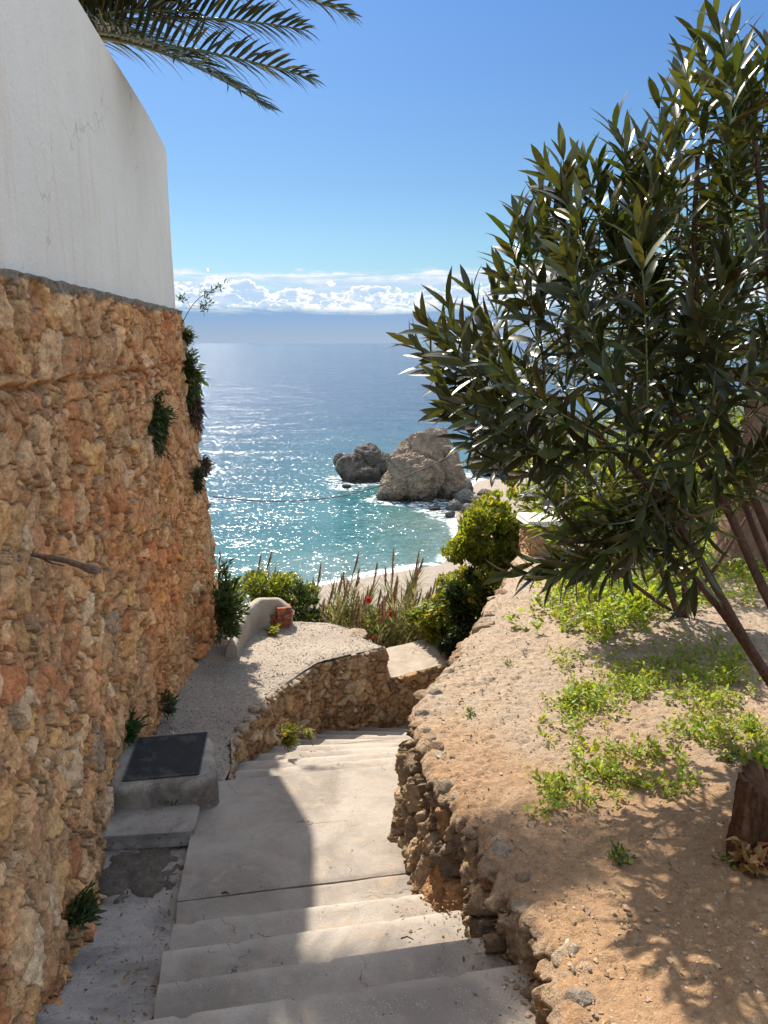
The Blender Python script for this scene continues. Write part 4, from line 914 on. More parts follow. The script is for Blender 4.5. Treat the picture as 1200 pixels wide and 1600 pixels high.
# ------------------------------------------------------------------ foliage builders
def leaf_cols(n, k, base, var=.35, alt=None, altp=.0, r=rng):
    c = np.array(base)[None] * (1 - var / 2 + var * r.random((n, 1))) * (1 + .12 * r.normal(size=(n, 3)))
    if alt is not None:
        s = r.random(n) < altp; c[s] = np.array(alt) * (.7 + .6 * r.random((s.sum(), 1)))
    return np.repeat(np.clip(c, .003, 1), k, 0)
def blob_points(blobs, n, r, shell=.55):
    """points through ellipsoid clumps: (cx,cy,cz,rx,ry,rz)"""
    B = np.array(blobs, float); vol = B[:, 3] * B[:, 4] * B[:, 5]; idx = r.choice(len(B), n, p=vol / vol.sum())
    d = rand_dirs(n, r); rad = (shell + (1 - shell) * r.random(n)) ** .6
    return B[idx, :3] + d * rad[:, None] * B[idx, 3:6], d
def bush(name, base, blobs, nleaf, size, color, label, cat='bush', mat=None, seed=1, alt=None, altp=.1, aspect=.45, up=.5, group=None, stems=6, stemcol=(.2, .14, .09), clumps=0, shell=.5, droop=.15):
    r = np.random.default_rng(seed); base = np.asarray(base, float)
    root = empty(name, base, label, cat, group)
    if clumps:                                          # break the outline into many small tufts
        cp, cdn = blob_points(blobs, clumps, r, shell); nb = [(*p, s, s, s * .8) for p, s in zip(cp, (.10 + .14 * r.random(clumps)) * np.mean([b[3] for b in blobs]) * 2)]
        pts, d = blob_points(nb, nleaf, r, .3)
    else: pts, d = blob_points(blobs, nleaf, r, shell)
    c0 = np.mean([b[:3] for b in blobs], 0)
    D = norm(norm(pts - c0) * .6 + rand_dirs(nleaf, r) * .8 + np.array([0, 0, up])); N = norm(np.array([0, 0, 1.0]) + rand_dirs(nleaf, r) * .7)
    L = size * (.6 + .8 * r.random(nleaf)); V, F, k = leaves(pts, D, N, L, L * aspect, droop, (0.3, 1.0, .0), .3)
    mesh('foliage', V - base, F, mat or M_LEAF, root, leaf_cols(nleaf, k, color, .5, alt, altp, r))
    if stems:
        a = Acc()
        for i in range(stems):
            q = pts[r.integers(nleaf)]; mid = (base + q) / 2 + r.normal(size=3) * .06
            V, F = tube(bez(base - [0, 0, .05], mid, q, 7) - base, np.linspace(.014, .003, 7) * (1 + size * 3), 5); a.add(V, F, stemcol)
        a.build('stems', M_BARK, root)
    return root

# ------------------------------------------------------------------ oleander
def oleander(name, base, trunks, shoots, label, seed, lsize=.14, green=(0.044, 0.050, 0.014), mat=None, nper=26, slen=.42, srad=.004):
    """trunks: list of polylines (world); shoots: (tip, dir). Leaves in whorls along each shoot."""
    r = np.random.default_rng(seed); root = empty(name, base, label, 'shrub'); base = np.asarray(base, float)
    nodes = []
    for tr in trunks:
        pl_ = smooth_path(tr[0], 22, 2); rad = np.linspace(tr[1], tr[2], 22)
        V, F = tube(pl_ - base, rad, 10, .10, int(r.integers(99))); a = Acc()
        cc = np.array([.105, .055, .036]) * (1 + .4 * vnoise(V[:, 0] * 30, V[:, 1] * 30, V[:, 2] * 12, 4))[:, None]; a.add(V, F, cc); a.build('stem', M_BARK, root)
        for i in range(6, 22): nodes.append((pl_[i], rad[i]))
    NPt = np.array([q[0] for q in nodes]); tw_ = Acc(); B = []; D = []; N = []; L = []; Wd = []
    attach = list(NPt); 
    for (tip, sd_) in shoots:
        tip = np.asarray(tip); sd_ = norm(np.asarray(sd_)); sl = slen * (.7 + .6 * r.random()); start = tip - sd_ * sl + np.array([0, 0, -.05 * sl])
        A = np.array(attach); dd = np.linalg.norm(A - start, axis=1) + .8 * np.clip(A[:, 2] - start[2] + .05, 0, None)
        j = int(np.argmin(dd)); p0 = A[j]
        cp = bez(p0, (p0 + start) / 2 + np.array([0, 0, .06]) * np.linalg.norm(start - p0) + r.normal(size=3) * .02, start, 8)
        V, F = tube(cp - base, np.linspace(.009, .005, 8), 5); tw_.add(V, F, np.array([.15, .10, .05]))
        if len(attach) < 400: attach += [cp[4], cp[-1]]
        sp = bez(start, (start + tip) / 2 + r.normal(size=3) * .012 * sl * 4, tip, 10); V, F = tube(sp - base, np.linspace(.005, .0022, 10), 5); tw_.add(V, F, np.array([.14, .16, .06]))
        nw = max(5, int(nper / 3)); ph = r.random() * 6
        e1 = norm(np.cross(sd_, [.3, .2, 1.0])); e2 = np.cross(sd_, e1)
        for w in range(nw):
            t = .12 + .88 * w / (nw - 1); i0 = t * 9; c = sp[int(min(8, i0))] * (1 - (i0 - min(8, int(i0)))) + sp[int(min(8, i0)) + 1] * (i0 - min(8, int(i0)))
            for k in range(3):
                a_ = ph + w * 1.05 + k * 2.094 + r.normal() * .2; o = e1 * math.cos(a_) + e2 * math.sin(a_)
                open_ = (1.25 - .85 * t) + r.normal() * .16; dv = sd_ * math.cos(open_) + o * math.sin(open_)
                if t < .4: dv = norm(dv + np.array([0, 0, -.35 * r.random()]))
                B.append(c); D.append(dv); nn = norm(sd_ * 1.0 - dv * (dv @ sd_) + r.normal(size=3) * .15); N.append(nn)
                l_ = lsize * (.55 + .55 * (1 - abs(t - .55) * 1.3)) * (.85 + .3 * r.random()); L.append(l_); Wd.append(l_ * (.19 + .05 * r.random()))
    B, D, N, L, Wd = map(np.array, (B, D, N, L, Wd)); n = len(B)
    V, F, k = leaves(B, D, N, L, Wd, .08 + .22 * r.random(n), (0.18, .8, 1.0, .72, .0), .28)
    mesh('foliage', V - base, F, mat or M_OLE, root, leaf_cols(n, k, green, .9, (.075, .085, .028), .22, r))
    tw_.build('twigs', M_BARK, root)
    print(name, 'leaves', n)
    return root
def in_poly(u, v, poly):
    c = False; n = len(poly); j = n - 1
    for i in range(n):
        (xi, yi), (xj, yj) = poly[i], poly[j]
        if (yi > v) != (yj > v) and u < (xj - xi) * (v - yi) / (yj - yi) + xi: c = not c
        j = i
    return c
OB = np.array([2.25, 3.35, -1.90])
trunks = [
    ([OB, P(1200, 1062, d=3.75), P(1120, 920, d=3.62), P(1050, 800, d=3.56), P(960, 700, d=3.49), P(850, 620, d=3.49)], 0.0264, 0.0108),
    ([OB + [.03, .05, 0], P(1200, 940, d=3.81), P(1140, 800, d=3.81), P(1078, 690, d=3.81), P(1010, 560, d=3.68), P(950, 440, d=3.56)], 0.0288, 0.0120),
    ([OB + [.06, .0, 0], P(1230, 900, d=3.87), P(1170, 760, d=3.94), P(1120, 620, d=3.87), P(1080, 430, d=3.68), P(1090, 250, d=3.49)], 0.0288, 0.0108),
    ([OB + [-.04, .03, 0], P(1230, 1110, d=3.81), P(1150, 985, d=3.75), P(1060, 870, d=3.68), P(960, 840, d=3.56), P(870, 850, d=3.43)], 0.0228, 0.0084),
    ([OB + [.1, .05, 0], P(1290, 900, d=3.81), P(1240, 650, d=3.68), P(1200, 420, d=3.43), P(1180, 220, d=3.30)], 0.0312, 0.0108),
    ([OB + [.12, .1, 0], P(1320, 900, d=4.06), P(1300, 600, d=4.06), P(1290, 350, d=4.06)], 0.0336, 0.0120),
    ([OB + [.15, -.05, 0], (2.6, 3.2, -1.0), (2.9, 3.0, -.2), (3.0, 2.8, .5)], 0.0312, 0.0120),
    ([OB + [.02, .12, 0], P(1190, 860, d=4.19), P(1130, 700, d=4.32), P(1000, 600, d=4.32), P(900, 520, d=4.19)], 0.0240, 0.0108),
]
crown = [(655, 545), (690, 480), (735, 500), (790, 395), (830, 350), (850, 290), (890, 275), (950, 235), (960, 225), (1020, 225), (1085, 200), (1095, 110), (1115, 60), (1150, 90), (1210, 70), (1500, 0), (1500, 700), (1180, 720), (1060, 680), (960, 680), (880, 660), (800, 650), (720, 640), (700, 600)]
r = np.random.default_rng(5); shoots = []
cc0 = P(1060, 720, d=3.8)
def outward(p, up=.55, toward=.0):
    return norm(norm(p - cc0) + np.array([0, 0, up]) + np.array([0, -toward, 0]) + r.normal(size=3) * .28)
# outline shoots, seen against the sky
outline = [(650, 540), (668, 510), (700, 482), (738, 462), (725, 520), (795, 372), (812, 340), (842, 330), (790, 430), (855, 268), (880, 250), (915, 262), (880, 300), (962, 205), (980, 235), (935, 265), (1030, 170), (1052, 165), (1068, 100), (1092, 60), (1117, 32), (1140, 70), (1160, 85), (1062, 130), (1180, 120), (1198, 75), (692, 600), (700, 630), (745, 655), (790, 665), (715, 560), (760, 500), (825, 380), (905, 330), (1000, 230), (1010, 290)]
for (u, v) in outline:
    p = P(u, v, d=3.1 + .6 * r.random()); shoots.append((p, outward(p, .6)))
cnt = 0
while cnt < 118:
    u, v = 640 + 780 * r.random(), 20 + 780 * r.random()
    if not in_poly(u, v, crown): continue
    if v > 520 and r.random() < .45: continue
    p = P(u, v, d=2.95 + 1.5 * r.random()); shoots.append((p, outward(p, .45, .1))); cnt += 1
for _ in range(45):                                     # the rest of the crown, outside the frame
    p = np.array([2.6 + 1.1 * r.random(), 2.4 + 1.8 * r.random(), -.7 + 2.2 * r.random()]); shoots.append((p, outward(p, .4)))
# drooping lower branches
for (u, v, dx, dz) in [(700, 640, -1, -.35), (720, 600, -1, .0), (745, 690, -1, -.6), (690, 560, -1, .1), (800, 895, -1, -.35), (835, 880, -1, -.2), (870, 900, -.8, -.5), (905, 870, -.8, -.1), (950, 850, -.5, -.4), (985, 880, -.3, -.7), (920, 820, -1, .1), (1000, 820, -.5, -.3), (1045, 900, -.1, -1), (1075, 930, 0, -1), (890, 840, -1, .0), (960, 800, -.8, .2), (880, 730, -1, -.4), (1060, 780, -.3, -.7), (1120, 740, 0, -.6), (780, 720, -1, -.2)]:
    p = P(u, v, d=3.2 + .5 * r.random()); shoots.append((p, norm(np.array([dx, -.15, dz]) + r.normal(size=3) * .15)))
oleander('oleander', OB, trunks, shoots, 'large oleander shrub with dark narrow leaves leaning over the terrace from the right', 5, .19, nper=24, slen=.52)

# hanging single leaves on the lower stems come with a second, sunlit oleander behind
OB2 = on_terrace(1010, 905); OB2 = np.array([2.15, 5.3, ground_z(2.15, 5.3)])
tr2 = [([OB2, OB2 + [-.25, -.1, .5], OB2 + [-.55, -.2, 1.0]], .022, .008), ([OB2 + [.05, 0, 0], OB2 + [0, .1, .6], OB2 + [-.05, .1, 1.2]], .022, .008), ([OB2, OB2 + [.3, 0, .5], OB2 + [.6, .1, 1.0]], .022, .008), ([OB2, OB2 + [-.5, .1, .35], OB2 + [-.95, .1, .62]], .018, .007)]
sh2 = []
for _ in range(120):
    d = rand_dirs(1, r)[0]; p = OB2 + np.array([-.45, 0, .95]) + d * np.array([.95, .55, .50]) * (.5 + .5 * r.random()); sh2.append((p, norm(d + np.array([-.1, 0, .35]) + r.normal(size=3) * .3)))
oleander('oleander', OB2, tr2, sh2, 'sunlit olive-green oleander bush behind the big dark one, left of the thick tree trunk', 15, .14, (.13, .165, .04), M_LEAF, 22, .36)

# ------------------------------------------------------------------ palm behind the white wall
def frond(root, a, b, sag, seed, nl=66, ll=.50, width=.03, base=(0, 0, 0), green=(.052, .062, .026), name='frond', hang=.25):
    r = np.random.default_rng(seed); a = np.asarray(a, float); b = np.asarray(b, float); Lr = np.linalg.norm(b - a)
    mid = (a + b) / 2 + np.array([0, 0, sag * Lr]); sp = bez(a, mid, b, 40); T = norm(np.gradient(sp, axis=0))
    acc = Acc(); V, F = tube(sp - base, np.linspace(.022, .004, 40), 6); acc.add(V, F, np.array([.16, .17, .07]))
    t = np.linspace(.10, .995, nl); i = (t * 39).astype(int); Bp = sp[i]; Tt = T[i]; side = norm(np.cross(Tt, [0, 0, 1.0])); upv = np.cross(side, Tt)
    roll = r.normal() * .25
    V_ = []; 
    for s in (-1, 1):
        f = (np.sin(np.pi * np.clip(t * .86 + .10, 0, 1)) ** .6) * (.9 + .2 * r.random(nl)); ang = .95 - .55 * t ** 2
        lift = .5 + r.normal(size=nl) * .14
        D = Tt * np.cos(ang)[:, None] + (side * s * np.cos(roll * s) + upv * (lift + s * math.sin(roll))[:, None]) * np.sin(ang)[:, None]
        D = norm(D + r.normal(size=D.shape) * .05); N = norm(upv + side * (-s * .5) + r.normal(size=D.shape) * .2)
        V, F, k = leaves(Bp - base, D, N, ll * f + .03, width * (.8 + .3 * r.random(nl)), hang * (.6 + .8 * r.random(nl)), (.6, 1.0, .75, .0), .55)
        acc.add(V, F, leaf_cols(nl, k, green, .5, (.20, .17, .07), .12, r))
    return acc.build(name, M_PALM, root)
pc = P(45, 60, d=5.9); pbase = np.array([pc[0] - .05, pc[1] + .1, .1])
palm = empty('palm_tree', pbase, 'palm tree with arching feather fronds rising behind the white wall', 'palm')
tp = smooth_path([pbase, pbase + [.03, 0, 1.5], pc + [0, 0, -.35], pc + [0, 0, .05]], 60); V, F = tube(tp - pbase, .11 + .012 * np.sin(np.arange(60) * 1.6) + .05 * (np.arange(60) > 50), 16, .12, 3)
mesh('trunk', V, F, M_BARK, palm, np.broadcast_to(np.array([.20, .145, .10]), V.shape))
fr = [((135, 75), (556, 28), 9.0, .9, .24), ((190, 108), (482, 48), 8.7, 8.6, .10), ((190, 145), (490, 124), 8.6, 8.5, .075), ((205, 128), (421, 171), 8.8, 8.3, .16), ((150, 90), (400, -60), 9.0, 9.2, .12),
      ((150, 80), (330, -110), 9, 9.4, .16), ((140, 60), (250, -170), 9.0, 9.0, .14), ((160, 95), (300, 20), 8.8, 8.6, .12), ((160, 100), (262, 78), 8.6, 8.0, .10), ((150, 100), (300, -40), 9.0, 8.2, .14)]
for i, (A, B, d1, d2_, sg_) in enumerate(fr):
    b = P(*B, d=5.8 if d2_ < 2 else min(d2_, 8.9) * .65); frond(palm, pc + [0, 0, .0], b, sg_, 200 + i, base=pbase, ll=.37, width=.023, nl=76)
for i in range(16):
    th = 2.2 + i * .14; d = np.array([math.cos(th), math.sin(th), .15 + .5 * r.random()]); frond(palm, pc, pc + d * np.array([1.8, 1.8, 1.2]) * (.85 + .3 * r.random()) + [0, 0, -.2], .20, 300 + i, 44, .30, .021, base=pbase)

# ------------------------------------------------------------------ trees and bushes on the right
def crown_tree(name, base, tpts, rads, blobs, nleaf, size, green, label, seed, mat, alt=None, altp=.1, clumps=60, group=None, limbs=7):
    r = np.random.default_rng(seed); base = np.asarray(base, float); root = empty(name, base, label, 'tree', group)
    tp = smooth_path(tpts, 26, 2); V, F = tube(tp - base, np.interp(np.linspace(0, 1, 26), np.linspace(0, 1, len(rads)), rads), 14, .22, seed)
    a = Acc(); a.add(V, F, np.array([.20, .125, .085]) * (1 + .3 * vnoise(V[:, 0] * 14, V[:, 1] * 14, V[:, 2] * 4, 4))[:, None])
    for i in range(limbs):
        b = blobs[i % len(blobs)]; q = np.array(b[:3]) + r.normal(size=3) * .3 * b[3]; s = tp[int(26 * (.55 + .4 * r.random()))]
        V, F = tube(bez(s, (s + q) / 2 + [0, 0, .15], q, 9) - base, np.linspace(rads[-1] * .8, .01, 9), 7, .1, i); a.add(V, F, (.17, .11, .075))
    a.build('trunk', M_BARK, root)
    cp, _ = blob_points(blobs, clumps, r, .35); mr = np.mean([b[3] for b in blobs]); nb = [(*p, s, s, s * .75) for p, s in zip(cp, (.18 + .2 * r.random(clumps)) * mr)]
    pts, d = blob_points(nb, nleaf, r, .3); D = norm(d * .6 + rand_dirs(nleaf, r) * .8); N = norm(np.array([0, 0, 1.]) + rand_dirs(nleaf, r) * .8); L = size * (.6 + .8 * r.random(nleaf))
    V, F, k = leaves(pts, D, N, L, L * .42, .15, (.3, 1., .0), .3); mesh('crown', V - base, F, mat, root, leaf_cols(nleaf, k, green, .5, alt, altp, r))
    return root
tb = on_terrace(1172, 880); 
crown_tree('tree', tb, [tb + [-.0, 0, -.1], tb + [0, 0, .25], tb + [-.05, .05, .9], tb + [.1, .1, 1.7], tb + [.3, .2, 2.5]], [.42, .22, .17, .15, .10],
           [(tb[0] + .6, tb[1] + .6, .55, 1.3, 1.1, .9), (tb[0] - .7, tb[1] + .9, -.15, .9, .8, .5), (tb[0] + 1.8, tb[1] + .6, .6, 1.3, 1.2, .9), (tb[0] + .3, tb[1] + .2, -.35, .9, .7, .4)], 15000, .075, (.05, .075, .022), 'dark-crowned tree with a thick flared trunk among the weeds at the back', 33, M_DARKLEAF, (.12, .15, .03), .12, 90)
# dense shrubs closing the back of the terrace
bush('backdrop_bush', (3.0, 9.2, -2.4), [(2.3, 9.2, -1.75, .8, .5, .6), (3.4, 9.5, -1.55, 1.0, .6, .8), (4.8, 9.8, -1.4, 1.2, .7, .9)], 16000, .07, (.15, .19, .03), 'yellow-green bush closing the back of the terrace behind the stone pillar', mat=M_LEAF, seed=44, alt=(.16, .18, .03), altp=.2, clumps=90, shell=.3)
bush('backdrop_bush', (6.5, 9.0, -2.4), [(6.2, 9.0, -1.4, 1.4, .8, 1.1), (8.2, 8.6, -1.2, 1.6, .9, 1.2)], 9000, .08, (.12, .16, .03), 'deep green bush at the back of the terrace right of the tree trunk', mat=M_LEAF, seed=45, alt=(.14, .16, .03), altp=.2, clumps=70, shell=.3)
bush('backdrop_bush', (3.4, 8.2, -2.3), [(3.1, 8.2, -1.95, .9, .35, .38), (4.4, 8.3, -1.85, .9, .4, .45)], 9000, .06, (.022, .032, .013), 'low shrub behind the tree trunk with shade put into its near-black leaves', mat=M_DARKLEAF, seed=46, clumps=60, shell=.2)  # near-black leaf colour paints the shade beneath the foliage
for i, (x, y, z, s) in enumerate([(13, 22, -8.5, 2.6), (18, 26, -8.2, 3.0), (24, 30, -7.5, 3.4), (14, 32, -14, 2.6), (20, 40, -13.5, 3.0), (27, 52, -13, 3.6), (34, 44, -9, 4.0), (22, 62, -16.5, 2.6), (19, 74, -17.5, 2.0)]):
    crown_tree('slope_tree', (x, y, z - s), [(x, y, z - s * 1.1), (x + .1, y, z - s * .4), (x, y, z)], [.22, .16, .08], [(x, y, z, s, s * .9, s * .8), (x + s * .6, y + .3, z - .3 * s, s * .7, s * .6, s * .5), (x - s * .6, y, z - .4 * s, s * .6, s * .6, s * .5)], 2600, .30, (.06, .09, .022),
               'green tree on the slope towards the bay behind the oleander', 500 + i, M_LEAF, (.12, .14, .03), .15, 40, 'trees on the slope towards the bay', 4)

# creeper bush left of the pillar, over the terrace edge
bush('creeper_bush', (1.25, 8.3, -3.6), [(1.15, 8.2, -2.05, .42, .4, .40), (.95, 8.1, -2.55, .36, .4, .42), (1.35, 8.4, -1.85, .35, .4, .38), (.78, 8.0, -2.95, .30, .35, .35), (1.05, 7.8, -2.75, .35, .3, .4), (.80, 8.0, -3.3, .3, .3, .3), (1.5, 8.3, -2.3, .35, .35, .4), (.55, 8.3, -3.1, .25, .3, .22)], 26000, .055, (.15, .19, .028), 'big leafy yellow-green bush spilling over the far terrace edge', mat=M_LEAF, seed=50, alt=(.22, .20, .03), altp=.25, clumps=150, shell=.35, aspect=.55)
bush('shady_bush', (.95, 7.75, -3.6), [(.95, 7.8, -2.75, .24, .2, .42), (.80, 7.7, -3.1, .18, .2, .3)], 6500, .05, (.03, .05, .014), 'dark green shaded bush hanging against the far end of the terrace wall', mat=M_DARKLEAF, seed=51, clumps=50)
# flowers (hibiscus) in front of the bush
hb = empty('flowering_shrub', (.55, 8.6, -3.9), 'loose shrub with a few red flowers beside the reeds', 'shrub')
rr_ = np.random.default_rng(9); a = Acc()
for (u, v) in [(576, 937), (598, 962), (611, 958), (585, 997), (681, 948), (693, 975), (655, 965), (691, 945)]:
    p = P(u, v, d=9.3); V, F = tube(bez((.45 + rr_.normal() * .15, 8.9, -4.0), (p[0], p[1], p[2] - .5), p, 8) - np.array(hb.location), np.linspace(.008, .003, 8), 5); a.add(V, F, (.15, .12, .06))
a.build('stems', M_BARK, hb)
pts, d = blob_points([(.62, 8.9, -3.35, .25, .25, .3), (.25, 9.0, -3.5, .3, .2, .25), (-.1, 9.0, -3.5, .2, .2, .25)], 1300, rr_, .3); V, F, k = leaves(pts, rand_dirs(1300, rr_), rand_dirs(1300, rr_), .06, .03, .1, (.3, 1, 0), .3)
mesh('foliage', V - np.array(hb.location), F, M_LEAF, hb, leaf_cols(1300, k, (.10, .13, .03), .5, (.2, .2, .04), .3, rr_))
for (u, v) in [(576, 937), (598, 962), (611, 958), (585, 997), (681, 948), (693, 975)]:
    p = P(u, v, d=9.28) - np.array(hb.location); n = 6; th = np.arange(n) * 2 * math.pi / n + rr_.random(); D = np.stack([np.cos(th), -.5 + 0 * th, np.sin(th)], -1)
    V, F, k = leaves(np.repeat(p[None], n, 0), D, np.repeat([[0, -1., .2]], n, 0), .048, .045, .2, (.4, 1, .8, .3), .1); mesh('flower', V, F, M_PETAL, hb, np.broadcast_to(np.array([.45, .06, .05]), V.shape))

# low bushes left of the reeds
bush('low_bush', (-1.35, 9.3, -3.9), [(-1.55, 9.3, -3.05, .30, .3, .16), (-1.25, 9.4, -3.12, .32, .3, .18)], 6000, .05, (.10, .14, .022), 'bright green low bush behind the curved kerb wall', mat=M_LEAF, seed=60, alt=(.2, .2, .03), altp=.2, clumps=50)
bush('low_bush', (-.95, 8.8, -3.9), [(-.95, 8.8, -3.15, .20, .22, .26), (-1.0, 8.8, -3.45, .28, .22, .22)], 5500, .05, (.045, .07, .016), 'dark green round bush behind the broken brick stub', mat=M_DARKLEAF, seed=61, clumps=45)
bush('low_bush', (-.55, 9.1, -4.0), [(-.6, 9.1, -3.5, .4, .3, .22), (-.2, 9.3, -3.6, .35, .3, .2)], 4500, .05, (.10, .125, .03), 'loose yellowish bush at the foot of the reeds', mat=M_LEAF, seed=62, alt=(.2, .18, .05), altp=.3, clumps=45)

# ------------------------------------------------------------------ reeds
def make_reed(seed, H, plume=True):
    r = np.random.default_rng(seed); root = empty('reed', (0, 0, 0), 'x', 'reed'); lean = r.normal() * .16 + .14; ly = r.normal() * .05
    sp = bez((0, 0, 0), (lean * .3, ly * .3, H * .55), (lean * H, ly * H, H), 16); V, F = tube(sp, np.linspace(.007, .0028, 16), 5); a = Acc(); a.add(V, F, (.26, .24, .10))
    n = 46; t = .12 + .80 * np.sort(r.random(n)); Bp = np.stack([np.interp(t, np.linspace(0, 1, 16), sp[:, k]) for k in range(3)], 1); th = np.where(np.arange(n) % 2, 0, math.pi) + r.normal(size=n) * .7
    D = norm(np.stack([np.cos(th) * .55, np.sin(th) * .55, 1.0 + 0 * th], -1)); N = norm(np.stack([-np.cos(th), -np.sin(th), .6 + 0 * th], -1))
    V, F, k = leaves(Bp, D, N, .26 * (.6 + .8 * r.random(n)), .016, .35 * r.random(n) + .1, (.6, 1, .6, 0), .4); a.add(V, F, leaf_cols(n, k, (.19, .20, .07), .5, (.34, .29, .13), .3, r)); a.build('stalk', M_DRY, root)
    if plume:
        m = 170; L = .30 * (.8 + .4 * r.random()); t = r.random(m); axis_ = norm(sp[-1] - sp[-3]); Bp = sp[-1] + axis_ * (t * L - .04)[:, None]; wd = np.sin(np.pi * np.clip(.12 + t * .86, 0, 1))
        D = norm(axis_ + np.array([.25, 0, 0]) + rand_dirs(m, r) * .24); V, F, k = leaves(Bp, D, rand_dirs(m, r), .06 * (.4 + wd), .0045, 0, (.6, 1, 0), 0, False)
        b = Acc(); b.add(V, F, leaf_cols(m, k, (.40, .27, .17), .4, None, 0, r)); V, F = tube([sp[-1] - axis_ * .02, sp[-1] + axis_ * L * .5, sp[-1] + axis_ * L], [.004, .005, .001], 6); b.add(V, F, (.36, .24, .15)); b.build('plume', M_DRY, root)
    return root
def copy_tree(o, parent=None):
    c = o.copy(); C.objects.link(c)
    if parent: c.parent = parent
    for ch in o.children: copy_tree(ch, c)
    return c
protos = [make_reed(700 + i, 1.0 + .0 * i, i != 5) for i in range(7)]
rr_ = np.random.default_rng(12); used = set()
tops = [(562, 882), (552, 860), (510, 905), (500, 893), (488, 905), (530, 912), (545, 915), (518, 890), (575, 900), (590, 880), (605, 905), (632, 872), (622, 880), (640, 868), (655, 862), (648, 885), (660, 880), (600, 925), (570, 925), (555, 935), (535, 940), (500, 945), (485, 950), (620, 930), (640, 925), (655, 930), (668, 915), (610, 950), (632, 955), (650, 970), (590, 950), (575, 965), (528, 955), (560, 970), (600, 975), (630, 985), (645, 990), (570, 985), (405, 865), (411, 858), (400, 885), (418, 880), (390, 880), (425, 893), (414, 895), (352, 845), (345, 870), (360, 890), (675, 895), (690, 905), (665, 950), (540, 900), (522, 925), (585, 915), (612, 918), (547, 890), (640, 905), (657, 900), (566, 915), (495, 925)]
tops += [(u + rr_.normal() * 12, v + 28 + 30 * rr_.random()) for (u, v) in tops[:52] if u > 470] + [(u + rr_.normal() * 16, v + 18 + 60 * rr_.random()) for (u, v) in tops[:41] + tops[:41] if u > 470]
for i, (u, v) in enumerate(tops):
    j = int(rr_.integers(7)) if v > 925 else [0, 1, 2, 3, 4, 6][int(rr_.integers(6))]; left_ = u < 440
    dd = (9.6 if left_ else 9.0) + 1.6 * rr_.random(); top = P(u, v, d=dd); H = (1.0 + .5 * rr_.random()) if left_ else (1.15 + .55 * rr_.random()); sc = H / 1.22
    o = protos[j] if j not in used else copy_tree(protos[j]); used.add(j)
    lx = protos[j].children[0].data; mz = max(protos[j].children, key=lambda c: c.name.startswith('plume')).data
    o.location = (top[0] - .16 * sc, top[1], top[2] - 1.26 * sc); o.scale = (sc, sc, sc); o.rotation_euler.z = rr_.normal() * .5
    if left_: props(o, 'dry reed with a brown plume rising above the green bushes beside the tall wall', 'reed', 'reeds beside the tall stone wall')
    else: props(o, 'dry reed stalk in the stand between the gravel path and the beach', 'reed', 'reeds between the path and the beach')
for j in range(7):
    if j not in used: 
        for c in list(protos[j].children): bpy.data.objects.remove(c)
        bpy.data.objects.remove(protos[j])

# ------------------------------------------------------------------ stone pillar with a pale cap
pp = P(846, 872, d=8.0); pz = ground_z(pp[0], pp[1]); pil = empty('stone_pillar', (pp[0], pp[1], pz), 'square stone pillar with a pale slab cap at the back of the terrace', 'pillar')
print('pillar', pp, pz)
hw, Hh = .185, (P(846, 812, d=8.0)[2] - pz)
a = Acc(); per = np.arange(0, 8 * hw, .008); zg = np.arange(-.15, Hh, .008); S, Z = np.meshgrid(per, zg)
h, mk, rk_, e = rubble_height(S, Z * 1.6, 808, .11, .014); sd_ = (S // (2 * hw)).astype(int) % 4; tt = (S % (2 * hw)) - hw
h = h * ss(hw - np.abs(tt), 0, .03); o_ = hw + h
px = np.choose(sd_, [tt, o_, -tt, -o_]); py = np.choose(sd_, [-o_, tt, o_, -tt]); cl = pick(rk_[3], PAL_P) * (.8 + .4 * rk_[4])[..., None]; cl = cl * mk[..., None] + np.array([.42, .32, .22]) * (1 - mk[..., None])
a.add(np.stack([px, py, Z], -1), grid_faces(*S.shape, flip=False), cl); a.build('shaft', M_WALL, pil)
a = Acc(); V, F = round_box(.22, .22, Hh, Hh + .055, .008, 12, .004, 0, 80, 14.0); a.add(V, F, (.62, .57, .5)); a.build('cap', attr_mat('pale_cap_stone', .85, .12, 12, ((60, .003),)), pil)
pil.rotation_euler.z = R(8)

# ------------------------------------------------------------------ weeds
def rosette(r, c, s, nl, col, spread=1.0):
    """one low weed: stems with small leaves"""
    B = []; D = []; L = []
    for k in range(nl):
        th = r.random() * 6.28; el = .25 + 1.1 * r.random(); d = np.array([math.cos(th) * math.cos(el), math.sin(th) * math.cos(el), math.sin(el)]); ln = s * (.4 + .7 * r.random())
        for q in (.55, .8, 1.0):
            B.append(c + d * ln * q); dd = norm(d * .5 + rand_dirs(1, r)[0] + [0, 0, .15]); D.append(dd); L.append(s * .30 * (.7 + .6 * r.random()))
    return B, D, L
def weeds(name, spots, color, label, seed, mat=None, kind=None, cat='weed', group=None, alt=(.24, .26, .03)):
    r = np.random.default_rng(seed); B, D, L = [], [], []
    for (c, s, nl) in spots:
        b, d, l = rosette(r, np.asarray(c), s, nl, color); B += b; D += d; L += l
    B, D, L = map(np.array, (B, D, L)); n = len(B); V, F, k = leaves(B, D, norm(np.array([0, 0, 1.]) + rand_dirs(n, r) * .6), L, L * .55, .2, (.35, 1, 0), .25)
    o0 = np.asarray(spots[0][0]); o = mesh(name, V - o0, F, mat or M_LEAF, None, leaf_cols(n, k, color, .4, alt, .3, r)); o.location = tuple(o0); return props(o, label, cat, group, kind)
r = np.random.default_rng(31); sp_ = []
